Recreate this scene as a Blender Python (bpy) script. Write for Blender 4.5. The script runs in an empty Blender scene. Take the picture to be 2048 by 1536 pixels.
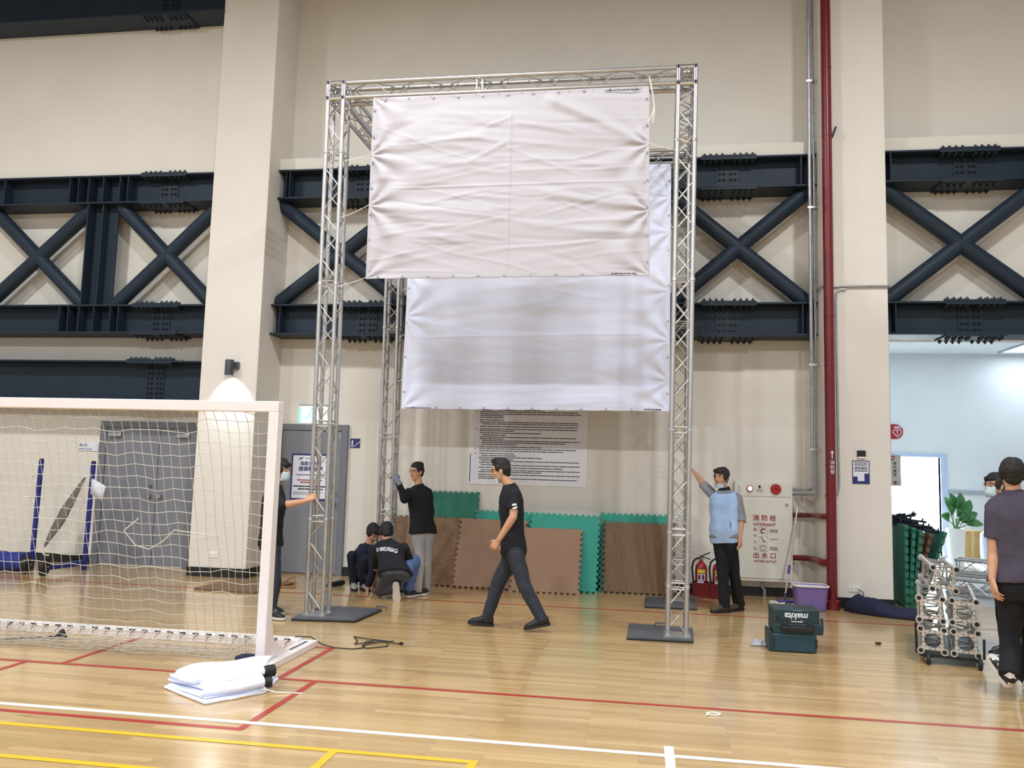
import bpy, bmesh, math, random
import numpy as np
from mathutils import Vector, Matrix

SC = bpy.context.scene
COL = SC.collection
PI = math.pi
random.seed(7)

# ------------------------------------------------------------------ camera
cam_data = bpy.data.cameras.new('camera')
cam_data.sensor_width = 36.0
cam_data.sensor_fit = 'HORIZONTAL'
cam_data.lens = 1666.86 / 2048.0 * 36.0
cam_data.clip_end = 200
cam = bpy.data.objects.new('camera', cam_data)
COL.objects.link(cam)
_r = Vector((0.98785241, 0.1529871, 0.02725001))
_u = Vector((-0.0110185, -0.10595854, 0.9943095))
_f = Vector((-0.15500389, 0.98253129, 0.10298571))
cam.matrix_world = Matrix(((_r.x, _u.x, -_f.x, 0.0), (_r.y, _u.y, -_f.y, 0.0), (_r.z, _u.z, -_f.z, 1.58), (0, 0, 0, 1)))
SC.camera = cam

# ------------------------------------------------------------------ world, lights, exposure
SC.view_settings.view_transform = 'Standard'
SC.view_settings.look = 'None'
SC.view_settings.exposure = -0.07
SC.view_settings.gamma = 1.0
SC.view_settings.use_curve_mapping = False
world = bpy.data.worlds.new('hall_ambient')
SC.world = world
world.use_nodes = True
world.node_tree.nodes['Background'].inputs[0].default_value = (0.96, 0.975, 1.0, 1)
world.node_tree.nodes['Background'].inputs[1].default_value = 0.6


def area(name, loc, target, size, power, color=(1, 1, 1), shape='DISK', spread=PI, size_y=None):
    d = bpy.data.lights.new(name, 'AREA')
    d.shape = shape
    d.size = size
    if size_y:
        d.size_y = size_y
    d.energy = power
    d.color = color
    d.spread = spread
    o = bpy.data.objects.new(name, d)
    COL.objects.link(o)
    o.location = loc
    o.rotation_euler = (Vector(target) - Vector(loc)).to_track_quat('-Z', 'Y').to_euler()
    return o


WARM = (0.965, 0.985, 1.0)
for lx in (-9.0, -3.0, 3.2):
    area('high_bay_lamp', (lx, 5.4, 8.75), (lx, 5.4, 0), 0.6, 380, WARM)
for lx in (-9.0, -3.0, 3.2):
    area('high_bay_lamp', (lx, -2.4, 7.8), (lx, -2.4, 0), 0.6, 620, WARM)
for lx, ly in ((5.0, 14.2), (8.0, 14.2), (5.2, 17.2), (8.0, 18.1)):
    area('lobby_ceiling_lamp', (lx, ly, 4.27), (lx, ly + 0.001, 0), 1.1, 24, (0.80, 0.91, 1.0), 'SQUARE')
area('daylit_room_light', (5.5, 21.2, 3.2), (5.5, 21.2, 0), 2.2, 1500, (0.90, 0.97, 1.0), 'SQUARE')

# ------------------------------------------------------------------ helpers
WLOC = {}


def wloc(o):
    """World location of an unrotated parent chain."""
    v = Vector((0, 0, 0))
    while o is not None:
        v = v + Vector(o.location)
        o = o.parent
    return v


def props(o, label=None, cat=None, group=None, kind=None):
    if label:
        o['label'] = label
    if cat:
        o['category'] = cat
    if group:
        o['group'] = group
    if kind:
        o['kind'] = kind
    return o


def thing(name, label, cat, loc=(0, 0, 0), group=None, rz=0.0):
    o = bpy.data.objects.new(name, None)
    o.empty_display_size = 0.1
    COL.objects.link(o)
    o.location = loc
    o.rotation_euler = (0, 0, rz)
    return props(o, label, cat, group)


def copy_tree(o, parent=None):
    c = o.copy()
    COL.objects.link(c)
    if parent is not None:
        c.parent = parent
    for ch in list(o.children):
        copy_tree(ch, c)
    return c


def basis(d, hint=None):
    d = Vector(d).normalized()
    h = Vector(hint) if hint is not None else Vector((0, 0, 1))
    if abs(d.dot(h.normalized())) > 0.98:
        h = Vector((1, 0, 0)) if abs(d.x) < 0.9 else Vector((0, 1, 0))
    a = h.cross(d).normalized()
    b = d.cross(a).normalized()
    return a, b, d


class MB:
    """Collects shapes and links them as one mesh object."""

    def __init__(self):
        self.v = []
        self.f = []
        self.m = []

    def add(self, vs, fs, mi=0):
        o = len(self.v)
        self.v += [tuple(q) for q in vs]
        self.f += [tuple(i + o for i in f) for f in fs]
        self.m += [mi] * len(fs)

    def box(self, lo, hi, mi=0, M=None):
        x0, y0, z0 = lo
        x1, y1, z1 = hi
        vs = [Vector(p) for p in ((x0, y0, z0), (x1, y0, z0), (x1, y1, z0), (x0, y1, z0), (x0, y0, z1), (x1, y0, z1), (x1, y1, z1), (x0, y1, z1))]
        if M is not None:
            vs = [M @ p for p in vs]
        self.add(vs, [(0, 3, 2, 1), (4, 5, 6, 7), (0, 1, 5, 4), (1, 2, 6, 5), (2, 3, 7, 6), (3, 0, 4, 7)], mi)
        return self

    def obox(self, c, ax, ay, az, mi=0):
        """Box from centre and three half-axis vectors."""
        c, ax, ay, az = Vector(c), Vector(ax), Vector(ay), Vector(az)
        vs = [c + sx * ax + sy * ay + sz * az for sz in (-1, 1) for sx, sy in ((-1, -1), (1, -1), (1, 1), (-1, 1))]
        self.add(vs, [(0, 3, 2, 1), (4, 5, 6, 7), (0, 1, 5, 4), (1, 2, 6, 5), (2, 3, 7, 6), (3, 0, 4, 7)], mi)
        return self

    def rings(self, rr, mi=0, closed=True, caps=True):
        """Skin a list of equal-length vertex rings."""
        n = len(rr[0])
        vs = [p for r in rr for p in r]
        fs = []
        for k in range(len(rr) - 1):
            for i in range(n if closed else n - 1):
                j = (i + 1) % n
                fs.append((k * n + i, k * n + j, (k + 1) * n + j, (k + 1) * n + i))
        if caps and closed:
            fs.append(tuple(reversed(range(n))))
            fs.append(tuple((len(rr) - 1) * n + i for i in range(n)))
        self.add(vs, fs, mi)
        return self

    def cyl(self, p0, p1, r0, r1=None, n=12, mi=0, caps=True):
        r1 = r0 if r1 is None else r1
        p0, p1 = Vector(p0), Vector(p1)
        a, b, _ = basis(p1 - p0)
        rr = [[p + r * (math.cos(2 * PI * i / n) * a + math.sin(2 * PI * i / n) * b) for i in range(n)] for p, r in ((p0, r0), (p1, r1))]
        return self.rings(rr, mi, True, caps)

    def lathe(self, prof, c, axis=(0, 0, 1), n=24, mi=0, caps=True):
        """Revolve (radius, height) pairs about an axis through c."""
        c = Vector(c)
        a, b, d = basis(axis)
        rr = [[c + d * h + max(r, 1e-4) * (math.cos(2 * PI * i / n) * a + math.sin(2 * PI * i / n) * b) for i in range(n)] for r, h in prof]
        return self.rings(rr, mi, True, caps)

    def tube(self, pts, r, n=6, mi=0, caps=True):
        pts = [Vector(p) for p in pts]
        rr = []
        a = None
        for i, p in enumerate(pts):
            d = (pts[min(i + 1, len(pts) - 1)] - pts[max(i - 1, 0)])
            if d.length < 1e-9:
                d = Vector((0, 0, 1))
            d.normalize()
            if a is None:
                a, b, _ = basis(d)
            else:
                a = (a - d * a.dot(d))
                a = a.normalized() if a.length > 1e-6 else basis(d)[0]
                b = d.cross(a)
            rad = r[i] if isinstance(r, (list, tuple)) else r
            rr.append([p + rad * (math.cos(2 * PI * k / n) * a + math.sin(2 * PI * k / n) * b) for k in range(n)])
        return self.rings(rr, mi, True, caps)

    def capsule(self, p0, p1, r0, r1, n=16, mi=0, flat0=False, flat1=False):
        p0, p1 = Vector(p0), Vector(p1)
        a, b, d = basis(p1 - p0)
        prof = []
        if flat0:
            prof.append((p0, r0))
        else:
            for k in range(5):
                t = (k + 0.3) / 5.3 * PI / 2
                prof.append((p0 - d * r0 * math.cos(t), r0 * math.sin(t)))
            prof.append((p0, r0))
        prof.append((p1, r1))
        if not flat1:
            for k in range(5):
                t = (4 - k + 0.3) / 5.3 * PI / 2
                prof.append((p1 + d * r1 * math.cos(t), r1 * math.sin(t)))
        rr = [[c + r * (math.cos(2 * PI * i / n) * a + math.sin(2 * PI * i / n) * b) for i in range(n)] for c, r in prof]
        return self.rings(rr, mi)

    def ell(self, c, ax, ay, az, n=20, m=12, mi=0):
        c, ax, ay, az = Vector(c), Vector(ax), Vector(ay), Vector(az)
        rr = []
        for k in range(1, m):
            t = PI * k / m
            rr.append([c - az * math.cos(t) + math.sin(t) * (math.cos(2 * PI * i / n) * ax + math.sin(2 * PI * i / n) * ay) for i in range(n)])
        return self.rings(rr, mi)

    def loft(self, secs, n=24, e=2.0, mi=0):
        """secs: (centre, half-axis x vector, half-axis y vector); superellipse exponent e."""
        rr = []
        for c, ax, ay in secs:
            c, ax, ay = Vector(c), Vector(ax), Vector(ay)
            ring = []
            for i in range(n):
                t = 2 * PI * i / n
                cx, sy = math.cos(t), math.sin(t)
                ring.append(c + ax * math.copysign(abs(cx) ** (2 / e), cx) + ay * math.copysign(abs(sy) ** (2 / e), sy))
            rr.append(ring)
        return self.rings(rr, mi)

    def prism(self, pts, depth, mi=0, M=None):
        """Extrude a 2D outline (x, z) from y=0 to y=depth."""
        n = len(pts)
        vs = [Vector((x, 0, z)) for x, z in pts] + [Vector((x, depth, z)) for x, z in pts]
        if M is not None:
            vs = [M @ p for p in vs]
        fs = [tuple(range(n)), tuple(reversed(range(n, 2 * n)))] + [(i, i + n, (i + 1) % n + n, (i + 1) % n) for i in range(n)]
        self.add(vs, fs, mi)
        return self

    def grid(self, P, mi=0):
        """P: 2D list of points."""
        h, w = len(P), len(P[0])
        self.add([p for r in P for p in r], [(j * w + i, j * w + i + 1, (j + 1) * w + i + 1, (j + 1) * w + i) for j in range(h - 1) for i in range(w - 1)], mi)
        return self

    def build(self, name, mats, parent=None, smooth=True, bevel=0.0, local=False, solid=0.0, angle=35, seg=2):
        me = bpy.data.meshes.new(name)
        off = Vector((0, 0, 0))
        if parent is not None and not local:
            off = wloc(parent)
        me.from_pydata([(x - off.x, y - off.y, z - off.z) for x, y, z in self.v], [], self.f)
        mats = mats if isinstance(mats, (list, tuple)) else [mats]
        for m in mats:
            me.materials.append(m)
        if len(mats) > 1:
            me.polygons.foreach_set('material_index', self.m)
        bm = bmesh.new()
        bm.from_mesh(me)
        bmesh.ops.recalc_face_normals(bm, faces=bm.faces)
        if smooth:
            ca = math.radians(angle)
            for e in bm.edges:
                if len(e.link_faces) == 2 and e.calc_face_angle(0) > ca:
                    e.smooth = False
            for f in bm.faces:
                f.smooth = True
        bm.to_mesh(me)
        bm.free()
        o = bpy.data.objects.new(name, me)
        COL.objects.link(o)
        if parent is not None:
            o.parent = parent
        if bevel:
            md = o.modifiers.new('bevel', 'BEVEL')
            md.width = bevel
            md.segments = seg
            md.limit_method = 'ANGLE'
            md.angle_limit = math.radians(40)
        if solid:
            md = o.modifiers.new('solid', 'SOLIDIFY')
            md.thickness = solid
            md.offset = 0
        return o

    def remeshed(self, name, mat, parent=None, voxel=0.008, smooth_it=3, jitter=0.0, freq=60.0, seed=0):
        """Fuse the collected closed shells into one continuous surface."""
        tmp = self.build(name + '_tmp', mat, None, smooth=False)
        md = tmp.modifiers.new('r', 'REMESH')
        md.mode = 'VOXEL'
        md.voxel_size = voxel
        if smooth_it:
            ms = tmp.modifiers.new('s', 'SMOOTH')
            ms.factor = 0.5
            ms.iterations = smooth_it
        bpy.context.view_layer.update()
        dg = bpy.context.evaluated_depsgraph_get()
        me = bpy.data.meshes.new_from_object(tmp.evaluated_get(dg))
        me.name = name
        old = tmp.data
        bpy.data.objects.remove(tmp)
        bpy.data.meshes.remove(old)
        n = len(me.vertices)
        co = np.empty(n * 3, np.float32)
        me.vertices.foreach_get('co', co)
        co = co.reshape(-1, 3)
        if jitter:
            nr = np.empty(n * 3, np.float32)
            me.vertices.foreach_get('normal', nr)
            nr = nr.reshape(-1, 3)
            rs = np.random.RandomState(seed)
            d = np.zeros(n)
            for k in range(7):
                w = rs.normal(size=3) * freq * (0.5 + 0.25 * k)
                d += np.sin(co @ w + rs.uniform(0, 6.28)) / 7 ** 0.5
            co = co + nr * (jitter * d)[:, None]
        if parent is not None:
            co = co - np.array(wloc(parent))[None, :]
        me.vertices.foreach_set('co', co.astype(np.float32).ravel())
        me.polygons.foreach_set('use_smooth', [True] * len(me.polygons))
        me.materials.clear()
        me.materials.append(mat)
        me.update()
        o = bpy.data.objects.new(name, me)
        COL.objects.link(o)
        if parent is not None:
            o.parent = parent
        return o



# ------------------------------------------------------------------ materials
MATS = {}


def srgb(r, g, b):
    f = lambda c: (c / 255 / 12.92) if c / 255 <= 0.04045 else ((c / 255 + 0.055) / 1.055) ** 2.4
    return (f(r), f(g), f(b), 1.0)


def mat(name, col, rough=0.6, metal=0.0, var=0.06, scale=6.0, bump=0.0, bscale=40.0, emit=None, emit_s=0.0, spec=0.5, stretch=(1, 1, 1), coat=0.0):
    m = bpy.data.materials.new(name)
    m.use_nodes = True
    nt = m.node_tree
    b = nt.nodes['Principled BSDF']
    b.inputs['Roughness'].default_value = rough
    b.inputs['Metallic'].default_value = metal
    b.inputs['Specular IOR Level'].default_value = spec
    b.inputs['Coat Weight'].default_value = coat
    tc = nt.nodes.new('ShaderNodeTexCoord')
    mp = nt.nodes.new('ShaderNodeMapping')
    mp.inputs['Scale'].default_value = stretch
    nt.links.new(tc.outputs['Object'], mp.inputs[0])
    no = nt.nodes.new('ShaderNodeTexNoise')
    no.inputs['Scale'].default_value = scale
    no.inputs['Detail'].default_value = 4
    nt.links.new(mp.outputs[0], no.inputs['Vector'])
    rp = nt.nodes.new('ShaderNodeValToRGB')
    rp.color_ramp.elements[0].position = 0.3
    rp.color_ramp.elements[1].position = 0.7
    rp.color_ramp.elements[0].color = tuple(max(0, c * (1 - var)) for c in col[:3]) + (1,)
    rp.color_ramp.elements[1].color = tuple(min(1, c * (1 + var)) for c in col[:3]) + (1,)
    nt.links.new(no.outputs['Fac'], rp.inputs[0])
    nt.links.new(rp.outputs[0], b.inputs['Base Color'])
    if bump:
        n2 = nt.nodes.new('ShaderNodeTexNoise')
        n2.inputs['Scale'].default_value = bscale
        n2.inputs['Detail'].default_value = 3
        nt.links.new(mp.outputs[0], n2.inputs['Vector'])
        bp = nt.nodes.new('ShaderNodeBump')
        bp.inputs['Strength'].default_value = bump
        bp.inputs['Distance'].default_value = 0.02
        nt.links.new(n2.outputs['Fac'], bp.inputs['Height'])
        nt.links.new(bp.outputs[0], b.inputs['Normal'])
    if emit:
        b.inputs['Emission Color'].default_value = emit
        b.inputs['Emission Strength'].default_value = emit_s
    MATS[name] = m
    return m


def floor_mat():
    m = bpy.data.materials.new('sprung_maple_floor')
    m.use_nodes = True
    nt = m.node_tree
    N, L = nt.nodes, nt.links
    b = N['Principled BSDF']
    tc = N.new('ShaderNodeTexCoord')
    br = N.new('ShaderNodeTexBrick')
    br.inputs['Scale'].default_value = 1.0
    br.inputs['Brick Width'].default_value = 0.85
    br.inputs['Row Height'].default_value = 0.058
    br.inputs['Mortar Size'].default_value = 0.0009
    br.inputs['Mortar Smooth'].default_value = 0.2
    br.inputs['Bias'].default_value = 0.0
    br.offset = 0.37
    br.squash = 1.0
    br.inputs['Color1'].default_value = (0, 0, 0, 1)
    br.inputs['Color2'].default_value = (1, 1, 1, 1)
    br.inputs['Mortar'].default_value = (0.3, 0.3, 0.3, 1)
    L.new(tc.outputs['Object'], br.inputs['Vector'])
    mp = N.new('ShaderNodeMapping')
    mp.inputs['Scale'].default_value = (1.2, 17, 1)
    L.new(tc.outputs['Object'], mp.inputs[0])
    g = N.new('ShaderNodeTexNoise')
    g.inputs['Scale'].default_value = 1.6
    g.inputs['Detail'].default_value = 6
    g.inputs['Roughness'].default_value = 0.65
    L.new(mp.outputs[0], g.inputs['Vector'])
    mx = N.new('ShaderNodeMix')
    mx.data_type = 'FLOAT'
    mx.inputs[0].default_value = 0.55
    L.new(br.outputs['Color'], mx.inputs[2])
    L.new(g.outputs['Fac'], mx.inputs[3])
    rp = N.new('ShaderNodeValToRGB')
    e = rp.color_ramp.elements
    e[0].position, e[0].color = 0.05, srgb(163, 130, 84)
    e[1].position, e[1].color = 0.95, srgb(218, 187, 135)
    k = e.new(0.5)
    k.color = srgb(196, 163, 111)
    L.new(mx.outputs[0], rp.inputs[0])
    # dark knots
    mp2 = N.new('ShaderNodeMapping')
    mp2.inputs['Scale'].default_value = (2.2, 16, 1)
    L.new(tc.outputs['Object'], mp2.inputs[0])
    kn = N.new('ShaderNodeTexNoise')
    kn.inputs['Scale'].default_value = 1.3
    kn.inputs['Detail'].default_value = 2
    L.new(mp2.outputs[0], kn.inputs['Vector'])
    kr = N.new('ShaderNodeValToRGB')
    kr.color_ramp.elements[0].position = 0.69
    kr.color_ramp.elements[0].color = (0, 0, 0, 1)
    kr.color_ramp.elements[1].position = 0.80
    kr.color_ramp.elements[1].color = (1, 1, 1, 1)
    L.new(kn.outputs['Fac'], kr.inputs[0])
    cm = N.new('ShaderNodeMix')
    cm.data_type = 'RGBA'
    L.new(kr.outputs[0], cm.inputs[0])
    L.new(rp.outputs[0], cm.inputs[6])
    cm.inputs[7].default_value = srgb(120, 92, 62)
    mo = N.new('ShaderNodeMix')
    mo.data_type = 'RGBA'
    L.new(br.outputs['Fac'], mo.inputs[0])
    L.new(cm.outputs[2], mo.inputs[6])
    mo.inputs[7].default_value = srgb(150, 116, 78)
    L.new(mo.outputs[2], b.inputs['Base Color'])
    b.inputs['Roughness'].default_value = 0.30
    b.inputs['Coat Weight'].default_value = 0.75
    b.inputs['Coat Roughness'].default_value = 0.13
    b.inputs['Specular IOR Level'].default_value = 0.5
    bp = N.new('ShaderNodeBump')
    bp.inputs['Strength'].default_value = 0.05
    bp.inputs['Distance'].default_value = 0.01
    L.new(g.outputs['Fac'], bp.inputs['Height'])
    L.new(bp.outputs[0], b.inputs['Normal'])
    return m


def wall_mat(name, col):
    return mat(name, col, 0.85, var=0.03, scale=1.2, bump=0.04, bscale=30, spec=0.2)


M_FLOOR = floor_mat()
M_WALL = wall_mat('cream_plaster', srgb(228, 223, 213))
M_COL = wall_mat('cream_pillar_paint', srgb(227, 221, 212))
M_LOBBYWALL = wall_mat('pale_lobby_plaster', srgb(226, 232, 236))
M_TILE = mat('grey_lobby_tile', srgb(185, 188, 190), 0.25, var=0.05, scale=3)
M_STEEL = mat('slate_blue_steel_paint', srgb(37, 49, 62), 0.5, var=0.05, scale=3, spec=0.25)
M_STEELD = mat('slate_steel_bolts', srgb(35, 46, 58), 0.45, var=0.05, spec=0.3)
M_ALU = mat('aluminium_tube', (0.53, 0.515, 0.50, 1), 0.40, 0.9, var=0.08, scale=9)
M_ALUB = mat('bright_aluminium', (0.74, 0.74, 0.74, 1), 0.24, 0.95, var=0.05, scale=9)
M_PLATE = mat('grey_base_steel', srgb(92, 96, 104), 0.45, 0.3, var=0.12, scale=7)
M_BLACK = mat('black_rubber', srgb(22, 22, 24), 0.6, var=0.1)
M_BLACKP = mat('black_plastic', srgb(24, 25, 28), 0.4, var=0.1)
M_RED = mat('red_line_paint', srgb(168, 52, 44), 0.3, var=0.06)
M_WHITEL = mat('white_line_paint', srgb(246, 242, 230), 0.3, var=0.03)
M_YEL = mat('yellow_line_paint', srgb(226, 184, 44), 0.3, var=0.06)
M_BASEB = mat('black_baseboard', srgb(26, 27, 29), 0.4, var=0.1)
M_DOOR = mat('grey_door_paint', srgb(126, 129, 137), 0.45, var=0.03, scale=2)
M_DOORF = mat('grey_door_frame_paint', srgb(116, 119, 127), 0.45, var=0.03)
M_CHROME = mat('chrome_hardware', (0.55, 0.55, 0.56, 1), 0.25, 1.0)
M_WHITE = mat('white_paint', srgb(238, 236, 234), 0.4, var=0.02)
M_GOAL = mat('white_goal_paint', srgb(238, 232, 232), 0.35, var=0.02)
M_NET = mat('off_white_net_cord', srgb(206, 200, 188), 0.8, var=0.05)
M_REDP = mat('red_pipe_paint', srgb(112, 24, 28), 0.35, var=0.1, scale=4)
M_GALV = mat('galvanised_conduit', (0.42, 0.44, 0.47, 1), 0.4, 0.7, var=0.15, scale=12)
M_CAB = mat('ivory_cabinet_paint', srgb(226, 223, 212), 0.4, var=0.02)
M_REDT = mat('red_lettering', srgb(150, 40, 38), 0.5, var=0.03)
M_BLUE = mat('navy_print', srgb(38, 46, 110), 0.5, var=0.03)
M_PAPER = mat('white_print_paper', srgb(228, 230, 240), 0.6, var=0.02)
M_INK = mat('dark_print_ink', srgb(62, 62, 70), 0.6, var=0.05)
M_GREEN = mat('green_foam', srgb(52, 150, 132), 0.75, var=0.05, scale=3, bump=0.05, bscale=120)
M_GREEND = mat('deep_green_foam', srgb(48, 118, 98), 0.75, var=0.05, scale=3, bump=0.05, bscale=120)
M_BROWNF = mat('tan_foam', srgb(150, 118, 96), 0.8, var=0.05, scale=3, bump=0.05, bscale=120)
M_WOODF = mat('wood_print_foam', srgb(116, 90, 66), 0.7, var=0.2, scale=7, stretch=(9, 1, 0.7))
M_WOODH = mat('wood_print_foam_level', srgb(128, 98, 70), 0.7, var=0.18, scale=7, stretch=(0.7, 1, 9))
M_BAN1 = mat('warm_white_vinyl', srgb(186, 182, 188), 0.6, var=0.015, scale=2, bump=0.0)
M_BAN2 = mat('cool_white_vinyl', srgb(226, 231, 252), 0.5, var=0.015, scale=2, bump=0.0)
M_CORD = mat('white_cord', srgb(228, 224, 212), 0.8, var=0.05)
M_NAVYC = mat('navy_cloth', srgb(30, 35, 64), 0.85, var=0.12, scale=8, bump=0.3, bscale=14)
M_BLUEP = mat('royal_blue_paint', srgb(30, 42, 126), 0.35, var=0.08)
M_NAVYP = mat('navy_padding', srgb(30, 48, 128), 0.5, var=0.08)
M_TEAL = mat('teal_plastic', srgb(26, 62, 74), 0.45, var=0.06)
M_TEALD = mat('dark_teal_plastic', srgb(26, 52, 56), 0.5, var=0.06)
M_PURP = mat('lilac_plastic', srgb(122, 102, 164), 0.35, var=0.05)
M_CARD = mat('brown_cardboard', srgb(176, 142, 84), 0.8, var=0.08, scale=5)
M_LEAF = mat('glossy_leaf', srgb(70, 128, 72), 0.35, var=0.25, scale=9)
M_POT = mat('white_glazed_pot', srgb(245, 245, 240), 0.3, var=0.02)
M_PLASTIC = mat('clear_film', srgb(225, 228, 235), 0.15, var=0.05)
M_BUNDLE = mat('pale_blue_wrap', srgb(190, 205, 235), 0.4, var=0.1, bump=0.3, bscale=20)
M_GLOW = mat('lamp_lens', srgb(255, 255, 255), 0.4, emit=(0.9, 0.97, 1, 1), emit_s=6)
M_PINKGLOW = mat('pink_indicator', srgb(255, 230, 240), 0.3, emit=(1, 0.75, 0.85, 1), emit_s=3)
M_EXITG = mat('green_exit_panel', srgb(120, 230, 200), 0.4, emit=(0.35, 0.95, 0.75, 1), emit_s=0.8)
M_EXITW = mat('white_exit_panel', srgb(240, 255, 250), 0.4, emit=(0.85, 1, 0.95, 1), emit_s=1.1)
M_YELL = mat('yellow_sticker', srgb(222, 200, 60), 0.5, var=0.05)
M_SIGNRED = mat('red_sign', srgb(170, 30, 40), 0.4, var=0.04)
M_SCREEN = mat('grey_green_tin', srgb(200, 198, 186), 0.5, var=0.03)


def text(body, size, loc, parent, m, rot=(PI / 2, 0, 0), align='CENTER', name='lettering', extrude=0.0008, bold=0.0, width=None, shear=0.0):
    c = bpy.data.curves.new(name, 'FONT')
    c.body = body
    c.size = size
    c.align_x = align
    c.align_y = 'CENTER'
    c.extrude = extrude
    c.offset = bold
    c.shear = shear
    c.materials.append(m)
    o = bpy.data.objects.new(name, c)
    COL.objects.link(o)
    o.rotation_euler = rot
    bpy.context.view_layer.update()
    me = bpy.data.meshes.new_from_object(o.evaluated_get(bpy.context.evaluated_depsgraph_get()))
    bpy.data.objects.remove(o)
    bpy.data.curves.remove(c)
    me.name = name
    o = bpy.data.objects.new(name, me)
    COL.objects.link(o)
    o.parent = parent
    o.location = Vector(loc) - wloc(parent)
    o.rotation_euler = rot
    if width:
        o.scale = (width, 1, 1)
    return o
# ================================================================== THE SETTING
YW = 11.75          # plane of the hall's long wall
CLX0, CLX1 = -6.24, -5.38
CRX0, CRX1 = 2.27, 3.06
YC = 11.0           # front of the two pillars


def struct(name, mb, m, bevel=0.0, label=None, smooth=True):
    o = mb.build(name, m, None, smooth=smooth, bevel=bevel)
    o['kind'] = 'structure'
    if label:
        o['label'] = label
    return o


fl = MB()
fl.add([(-16, -26, 0), (13, -26, 0), (13, YW + 0.05, 0), (-16, YW + 0.05, 0)], [(0, 1, 2, 3)], 0)
_lz = [0.0008]


def line(x0, y0, x1, y1, mi):
    _lz[0] += 0.00012
    z = _lz[0]
    fl.add([(x0, y0, z), (x1, y0, z), (x1, y1, z), (x0, y1, z)], [(0, 1, 2, 3)], mi)


line(-14, 9.955, 12, 10.005, 1)                 # far red line
line(-14, 4.83, -2.33, 4.88, 1)                 # near red line
line(-2.375, 4.85, -2.325, 6.03, 1)
line(-14, 6.0, 12, 6.05, 1)
line(-2.665, 6.03, -2.615, 7.13, 1)
line(-4.435, 6.03, -4.385, 7.13, 1)
line(-14, 7.09, -2.615, 7.13, 1)
line(-4.735, 4.85, -4.685, 6.03, 1)
line(-14, 4.955, 12, 5.008, 2)                  # white line
line(0.145, 2.0, 0.20, 5.15, 2)
line(-14, 4.60, -0.86, 4.65, 3)                 # yellow lines
line(-0.91, 2.0, -0.86, 4.65, 3)
line(-1.70, 2.0, -1.65, 4.60, 3)
line(-14, 4.115, -2.2, 4.165, 3)
line(-6.3, 2.0, -6.25, 4.13, 3)
floor = struct('floor', fl, [M_FLOOR, M_RED, M_WHITEL, M_YEL], smooth=False)
struct('floor_lobby', MB().box((3.0, YW + 0.05, -0.05), (13, 23.2, 0.0)), M_TILE, smooth=False)

struct('ceiling_blocker', MB().box((-16, -26, 11.3), (13, YW, 11.5)), mat('dark_ceiling_blocker', srgb(92, 90, 88), 0.9), smooth=False)  # unseen dark slab, added to keep world light off the upper wall

# long wall, bay by bay
w = MB()
w.box((-16, YW, 0), (CLX1 + 0.02, YW + 0.2, 13))
w.box((-16, 11.36, 5.925), (CLX0, YW, 13))
struct('wall_back', w, M_WALL, smooth=False, label='cream plaster wall behind the goal and the double door')
w = MB()
w.box((CLX1 + 0.02, YW, 0), (CRX0 + 0.1, YW + 0.2, 13))
w.box((CLX1, 11.36, 5.925), (CRX0, YW, 6.115))
struct('wall_middle', w, M_WALL, smooth=False, label='cream plaster wall between the two pillars')
w = MB()
w.box((CRX0 + 0.1, YW, 3.47), (13, YW + 0.2, 13))
w.box((CRX1, 11.36, 5.935), (13, YW, 6.13))
struct('wall_right', w, M_WALL, smooth=False, label='cream plaster wall above the opening to the lobby')
struct('wall_column_left', MB().box((CLX0, YC, 0), (CLX1, YW + 0.02, 13)), M_COL, bevel=0.006, label='cream square pillar with the wall lamp')
struct('wall_column_right', MB().box((CRX0, YC, 0), (CRX1, YW + 0.2, 13)), M_COL, bevel=0.006, label='cream square pillar carrying the red pipe')

bb = MB()
bb.box((-16, YW - 0.015, 0), (-8.27, YW, 0.125))
bb.box((-6.62, YW - 0.015, 0), (CLX0, YW, 0.125))
struct('baseboard_back', bb, M_BASEB, smooth=False)
bb = MB()
bb.box((CLX0 - 0.014, YC - 0.014, 0), (CLX1 + 0.014, YC, 0.125))
bb.box((CLX1, YC, 0), (CLX1 + 0.014, YW, 0.125))
bb.box((CLX0 - 0.014, YC, 0), (CLX0, YW, 0.125))
struct('baseboard_left', bb, M_BASEB, smooth=False)
struct('baseboard_middle', MB().box((-4.25, YW - 0.015, 0), (CRX0, YW, 0.125)), M_BASEB, smooth=False)
bb = MB()
bb.box((CRX0 - 0.014, YC - 0.014, 0), (CRX1 + 0.014, YC, 0.135))
bb.box((CRX0 - 0.014, YC, 0), (CRX0, YW, 0.135))
bb.box((CRX1, YC, 0), (CRX1 + 0.014, YW, 0.135))
struct('baseboard_right', bb, M_BASEB, smooth=False)

# ------------------------------------------------------------------ lobby beyond the opening
LY = 19.0
LZ = 4.33
w = MB()
w.box((2.95, LY, 0), (4.75, LY + 0.12, LZ))
w.box((4.75, LY, 2.11), (6.27, LY + 0.12, LZ))
w.box((6.27, LY, 0), (13, LY + 0.12, LZ))
struct('wall_lobby_back', w, M_LOBBYWALL, smooth=False)
struct('wall_lobby_side', MB().box((2.9, YW + 0.2, 0), (3.02, LY, LZ)), M_LOBBYWALL, smooth=False)
struct('ceiling', MB().box((2.9, YW + 0.2, LZ), (13, LY + 0.12, LZ + 0.1)), M_LOBBYWALL, smooth=False, label='white lobby ceiling')
t1 = MB()
t1.box((4.65, LY - 0.03, 0), (4.75, LY + 0.14, 2.175))
t1.box((6.27, LY - 0.03, 0), (6.40, LY + 0.14, 2.175))
t1.box((4.75, LY - 0.03, 2.10), (6.27, LY + 0.14, 2.175))
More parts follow.
